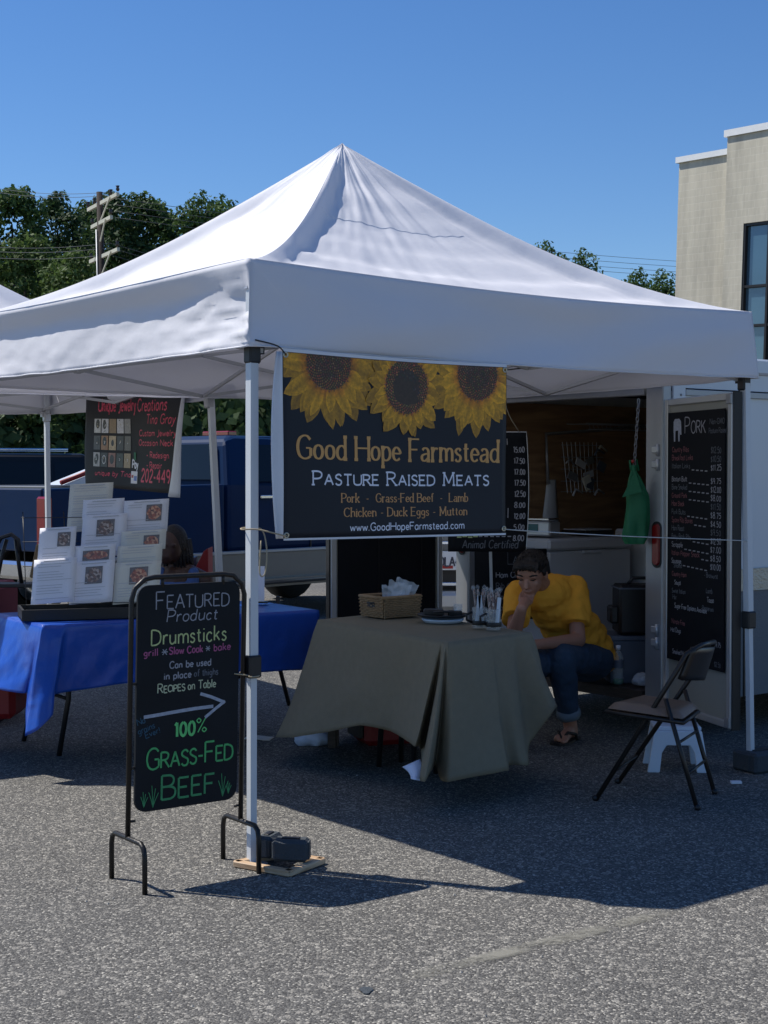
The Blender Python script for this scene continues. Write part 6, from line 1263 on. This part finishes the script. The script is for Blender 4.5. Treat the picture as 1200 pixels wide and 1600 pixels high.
# ------------------------------------------------------------------ people
def person_man():
    T = thing('person', 'man in yellow T-shirt and rolled jeans sitting bent forward on the trailer sill', 'person', (1.15, 8.5, 0))
    hip = V((1.19, 8.52, .42)); chest = V((1.0, 8.28, .72)); sL = P(897, 921, 8.30); sR = P(812, 927, 8.16); nk = (sL+sR)/2+V((-.01, -.02, .03))
    hd = P(831, 898, 7.98)
    eL = P(903, 1000, 8.16); wL = P(848, 1006, 7.93); hL = P(828, 1008, 7.86)
    eR = P(803, 990, 7.92); wR = P(815, 951, 7.82); 
    kL = P(876, 1027, 8.02); aL = P(891, 1140, 8.20); kR = P(822, 1040, 7.86); aR = P(806, 1140, 8.0); aR.z = .09; aL.z = .085
    b = B()
    # head
    fwd = V((-.38, -.80, -.42)).normalized(); side_ = V((.93, -.36, 0)).normalized(); upv = side_.cross(fwd).normalized()
    if upv.z < 0: upv = -upv
    HM = Matrix((side_, fwd, upv)).transposed().to_4x4(); HM.translation = hd       # x side, y forward, z up
    b.ball((0, -.005, .03), (.074, .092, .085), HM, 20, 14); b.ball((0, .030, -.025), (.058, .062, .072), HM, 18, 12); b.ball((0, .052, -.078), (.032, .030, .026), HM)
    b.tube([HM @ V((0, .088, .012)), HM @ V((0, .110, -.022)), HM @ V((0, .100, -.030))], [.010, .015, .012], 8)
    for s in (-1, 1):
        b.ball((s*.076, -.005, -.005), (.010, .020, .030), HM); b.ball((s*.035, .074, .028), (.022, .012, .008), HM); b.ball((s*.036, .062, -.018), (.020, .016, .018), HM)
    b.ball((0, .088, -.050), (.024, .010, .006), HM); b.ball((0, .084, -.060), (.020, .010, .006), HM)
    b.capsule(HM @ V((0, -.03, -.04)), nk+V((.01, .03, -.02)), .050, .052)
    b.capsule(nk, sL, .05, .05); b.capsule(nk, sR, .05, .05); b.capsule(nk, chest, .06, .06); b.capsule(chest, hip, .06, .07)
    b.capsule(sL, eL, .045, .043); b.capsule(eL, wL, .042, .029); b.capsule(sR, eR, .045, .043); b.capsule(eR, wR, .042, .029)
    def hand(w, c, palmn, fd, curl, r=.0088):
        w, c = V(w), V(c); fd = V(fd).normalized(); pn_ = V(palmn).normalized(); sd_ = fd.cross(pn_).normalized()
        b.capsule(w, c, .027, .030)
        for k in range(4):
            o = c+sd_*(k-1.5)*.0195+fd*.02; l = (.030, .034, .032, .025)[k]; b.capsule(c+sd_*(k-1.5)*.014, o, .014, .0115)
            a = o; dd = fd.copy()
            for j in range(3):
                dd = (dd*math.cos(curl)+pn_*math.sin(curl)).normalized(); e = a+dd*l*(1, .75, .6)[j]; b.capsule(a, e, r*(1.05-.08*j), r*(1-.1*j)); a = e
        th = c-sd_*.028; b.capsule(c-sd_*.01-fd*.01, th, .014, .012); b.capsule(th, th+(fd*.7+pn_*.5-sd_*.2).normalized()*.034, .0115, .010); 
        t2 = th+(fd*.7+pn_*.5-sd_*.2).normalized()*.034; b.capsule(t2, t2+(fd*.8+pn_*.5).normalized()*.024, .010, .0085)
    cR = HM @ V((-.012, .092, -.098)); d0 = (cR-wR).normalized()
    hand(wR, wR.lerp(cR, .72), (HM @ V((0, 0, -.04)))-cR, d0, .95)
    hand(wL, hL, (0, 0, -1), (hL-wL), .5)
    # lower legs and feet
    b.capsule(kL.lerp(aL, .4), aL, .045, .038); b.capsule(kR.lerp(aR, .4), aR, .045, .038)
    for a, fd in ((aL, V((-.50, -.86, 0))), (aR, V((-.35, -.94, 0)))):
        fd.normalize(); sd_ = V((fd.y, -fd.x, 0)); b.capsule(a, V((a.x, a.y, .045))-fd*.03, .040, .032); b.capsule(V((a.x, a.y, .055)), V((a.x, a.y, .034))+fd*.10, .036, .026)
        for s in (-1, 1): b.capsule(V((a.x, a.y, .045))+fd*.03, V((a.x, a.y, .030))+fd*.125+sd_*s*.022, .028, .020)
        for k in range(5):
            o = V((a.x, a.y, .026))+fd*(.135-.006*k)+sd_*((k-2)*.0175+.002); b.capsule(o, o+fd*(.034-.004*k)-V((0, 0, .004)), .0115-.0008*k if k else .014, .0095-.0006*k if k else .012)
    b.build('body', M['skin'], T, world=True, remesh=.0052, smooth=3)
    # hair
    b = B(); b.ball((0, -.018, .048), (.081, .093, .082), HM, 22, 16)
    for k in range(240):
        a = random.uniform(-2.2, 2.2)+math.pi*1.5; el = random.uniform(.05, 1.45); d = V((math.cos(el)*math.cos(a), math.cos(el)*math.sin(a), math.sin(el)))
        p = V((d.x*.082, -.012+d.y*.098, .046+d.z*.084)); g_ = V((random.gauss(0, .3), .9, -.25)); g_ = (g_-d*g_.dot(d)).normalized(); b.tube([HM @ p, HM @ (p+g_*.014+d*.003), HM @ (p+g_*.028+d*.001)], [.0046, .0036, .001], 4)
    for k in range(30):
        x = -.06+.12*k/29; b.tube([HM @ V((x, .050, .110-x*x*4)), HM @ V((x*1.03, .078, .098-x*x*4)), HM @ V((x*1.05-.008, .090, .076+random.uniform(-.006, .006)-x*x*3))], [.010, .008, .003], 5)
    for s in (-1, 1):
        for k in range(12): b.tube([HM @ V((s*.072, .03-.008*k, .05)), HM @ V((s*.079, .028-.008*k, .012-.003*k))], [.010, .004], 5)
        b.tube([HM @ V((s*.018, .083, .034)), HM @ V((s*.036, .082, .040)), HM @ V((s*.055, .068, .034))], [.004, .005, .003], 6)
    b.build('hair', M['hair'], T, world=True)
    b = B()
    for s in (-1, 1): b.tube([HM @ V((s*.020, .0825, .014)), HM @ V((s*.034, .0835, .011)), HM @ V((s*.048, .075, .015))], [.002, .0034, .002], 6)
    b.build('eyelashes', M['hair'], T, world=True)
    # shirt
    b = B(); b.capsule(nk+V((.012, .035, -.012)), sL+V((0, 0, -.008)), .088, .082); b.capsule(nk+V((.005, .02, -.028)), sR+V((0, 0, -.010)), .088, .078)
    mid = chest.lerp(hip, .5)
    for t in range(7):
        f = t/6; c0 = nk.lerp(hip, f)+V((.01*math.sin(f*3), .035*math.sin(f*3.1), .0)); 
        b.ball((0, 0, 0), (.170+.01*math.sin(f*3), .120+.03*math.sin(f*3), .11), basis(c0+V((0, 0, -.04*(1-f))), (sL-sR)))
    elL = sL.lerp(eL, .70); elR = sR.lerp(eR, .68)
    b.tube([sL, elL], [.082, .080], 20); b.ball(sL, .082); b.tube([sR, elR], [.080, .074], 20); b.ball(sR, .076)
    b.v = [p+V((noise.noise(p*9), noise.noise(p*9+V((5, 0, 0))), noise.noise(p*9+V((0, 7, 0)))))*.012 for p in b.v]
    o = b.build('t_shirt', M['yellow'], T, world=True, remesh=.0065, smooth=4)
    tx = bpy.data.textures.new('folds', 'CLOUDS'); tx.noise_scale = .07; md = o.modifiers.new('d', 'DISPLACE'); md.texture = tx; md.strength = .022; md.mid_level = .5; md.texture_coords = 'LOCAL'
    b = B(); b.lathe([(.058, 0), (.066, .004), (.064, .016), (.056, .014)], 20, basis(nk+V((-.002, -.008, .012)), side_, V((-fwd.y*.2, -.9, .5))), cap=False); b.build('collar', M['yellow'], T, world=True)
    # jeans
    b = B(); hL_ = hip+V((.02, -.07, -.01)); hR_ = hip+V((-.16, .03, .0)); b.ball(hip+V((-.04, 0, -.02)), (.16, .15, .12)); 
    b.capsule(hL_, kL, .098, .078); b.capsule(hR_, kR, .098, .078)
    cl = kL.lerp(aL, .83); cr_ = kR.lerp(aR, .83); b.tube([kL, kL.lerp(aL, .4), cl], [.080, .072, .058], 18); b.tube([kR, kR.lerp(aR, .4), cr_], [.080, .072, .058], 18)
    o = b.build('jeans', M['denim'], T, world=True, remesh=.0075, smooth=3); md = o.modifiers.new('d', 'DISPLACE'); md.texture = tx; md.strength = .016; md.mid_level = .5
    for k, a in ((kL, aL), (kR, aR)):
        b = B(); p0 = k.lerp(a, .74); p1 = k.lerp(a, .86); b.tube([p0, p0.lerp(p1, .5), p1], [.063, .067, .064], 20); b.v = [p+V((noise.noise(p*20), noise.noise(p*20+V((3, 0, 0))), noise.noise(p*25)))*.006 for p in b.v]; b.build('rolled_cuff', M['cuff'], T, world=True)
    for a, fd in ((aL, V((-.50, -.86, 0))), (aR, V((-.35, -.94, 0)))):
        fd.normalize(); sd_ = V((fd.y, -fd.x, 0)); o_ = V((a.x, a.y, 0)); prof = [(-.075, .028), (-.05, .040), (.02, .036), (.08, .048), (.14, .054), (.175, .044), (.19, .02)]
        poly = [o_+fd*x-sd_*w for x, w in prof]+[o_+fd*x+sd_*w for x, w in prof[::-1]]; n = len(poly); b = B(); b.add([p+V((0, 0, .001)) for p in poly]+[p+V((0, 0, .016)) for p in poly], [tuple(range(n-1, -1, -1)), tuple(range(n, 2*n))]+[(i, (i+1) % n, n+(i+1) % n, n+i) for i in range(n)]); fl_ = b.build('flip_flop', M['sandal'], T, world=True)
        b = B(); tp_ = o_+fd*.135+V((0, 0, .03))-sd_*.012
        for s in (-1, 1): b.tube([tp_, o_+fd*.10+sd_*s*.028+V((0, 0, .062)), o_+fd*.03+sd_*s*.045+V((0, 0, .045)), o_+fd*.0+sd_*s*.044+V((0, 0, .012))], .0085, 6)
        b.build('strap', M['sandal'], fl_, world=True)
person_man()
def person_woman():
    c = P(272, 858, 9.0); T = thing('person', 'person with braided dark hair in a blue tank top seated behind the recipe rack', 'person', (c.x, 9.05, 0))
    b = B(); hd = P(268, 853, 9.0); b.ball(hd, (.072, .088, .104), None, 18, 14); b.ball(hd+V((-.03, -.05, -.05)), (.05, .05, .06)); b.tube([hd+V((-.05, -.085, .0)), hd+V((-.065, -.105, -.03))], [.010, .014], 7)
    nk = hd+V((.03, .04, -.125)); sl, sr = nk+V((.17, -.02, -.09)), nk+V((-.15, .03, -.09)); hip = V((nk.x+.03, 9.15, .50)); b.capsule(hd, nk, .05, .055); b.capsule(nk, sl, .05, .055); b.capsule(nk, sr, .05, .055); b.capsule(nk+V((0, 0, -.1)), hip, .12, .14)
    for s in (-1, 1): b.ball(hd+V((s*.03, -.09, .01)), (.016, .01, .008)); b.ball(hd+V((s*.077, 0, -.005)), (.01, .02, .03))
    b.ball(hd+V((-.02, -.09, -.06)), (.025, .012, .010))
    for s in (sl, sr):
        e = s+V((.03 if s is sl else -.03, -.03, -.27)); b.capsule(s, e, .052, .042); w = e+V((-.02, -.22, -.02)); b.capsule(e, w, .042, .028); b.capsule(w, w+V((0, -.07, 0)), .026, .03)
        for k in range(4): f0 = w+V((-.03+.02*k, -.08, 0)); b.capsule(f0, f0+V((0, -.045, -.02)), .0095, .008); b.capsule(f0+V((0, -.045, -.02)), f0+V((0, -.06, -.045)), .008, .007)
        b.capsule(w+V((.03, -.04, 0)), w+V((.05, -.08, -.01)), .010, .008)
    for s in (-1, 1):
        k_ = hip+V((s*.1, -.40, .02)); f = V((k_.x, k_.y+.02, .06)); b.capsule(hip+V((s*.09, 0, -.02)), k_, .085, .06); b.capsule(k_, f, .058, .04); b.capsule(f, f+V((0, -.13, -.03)), .035, .028)
    b.build('body', M['skin2'], T, world=True, remesh=.008, smooth=3)
    b = B(); b.ball(hd+V((.015, .025, .025)), (.081, .093, .106), None, 18, 14)
    for k in range(26):
        a = k*.24; x = .085*math.cos(a); y = .05+.08*math.sin(a); p = hd+V((x+.015, y, .04)); b.tube([p, p+V((.01, .015, -.08)), p+V((.02, .01, -.17-.03*math.sin(k)))], [.014, .013, .008], 6)
    b.build('braided_hair', M['hair2'], T, world=True)
    b = B(); b.capsule(nk+V((0, 0, -.15)), hip+V((0, 0, .05)), .135, .155)
    for s in (sl, sr): b.capsule(nk.lerp(s, .62)+V((0, -.045, .02)), nk+V(((s-nk).x*.5, -.04, -.16)), .035, .07)
    b.build('tank_top', M['bluetop'], T, world=True, remesh=.009, smooth=3)
    b = B()
    for s in (-1, 1): b.capsule(hip+V((s*.09, 0, -.02)), hip+V((s*.1, -.38, .02)), .10, .08)
    b.build('shorts', M['denim'], T, world=True, remesh=.01, smooth=2)
    st = thing('camp_stool', 'low folding stool under the person behind the rack', 'stool', (hip.x, hip.y, 0)); b = B(); b.box((0, 0, .38), (.38, .34, .03), ch=.01); b.build('seat', M['black'], st)
    for x in (-.16, .16):
        for y in (-.14, .14): b = B(); b.tube([(x*1.1, y*1.1, 0), (x, y, .37)], .012, 6); b.build('leg', M['black'], st)
person_woman()
# red folding camp chair with papers behind her
rch = thing('red_box_stand', 'red sided magazine box with white leaflets standing behind the seated person', 'box', tuple(P(312, 930, 9.55)-V((0, 0, P(312, 930, 9.55).z))))
zz = P(312, 855, 9.55).z; zb_ = .0
b = B(); b.prism([(0, .0), (.10, 0), (.10, zz), (.07, zz-.02), (.02, zz-.12), (0, zz-.22)], -.12, .12, Matrix.Translation((-.03, 0, 0)) @ Matrix.Rotation(R(90), 4, 'X')); b.build('side_panel', M['redcool'], rch, bevel=.004)
b = B(); b.box((-.10, .0, zz/2-.03), (.15, .20, zz-.06), ch=.004); b.build('box_body', M['floortray'], rch)
for k in range(4): b = B(); b.box((-.13+.03*k, -.112, zz-.09), (.018, .004, .16+.01*k), ch=0); b.build('leaflet', M['paper'], rch)
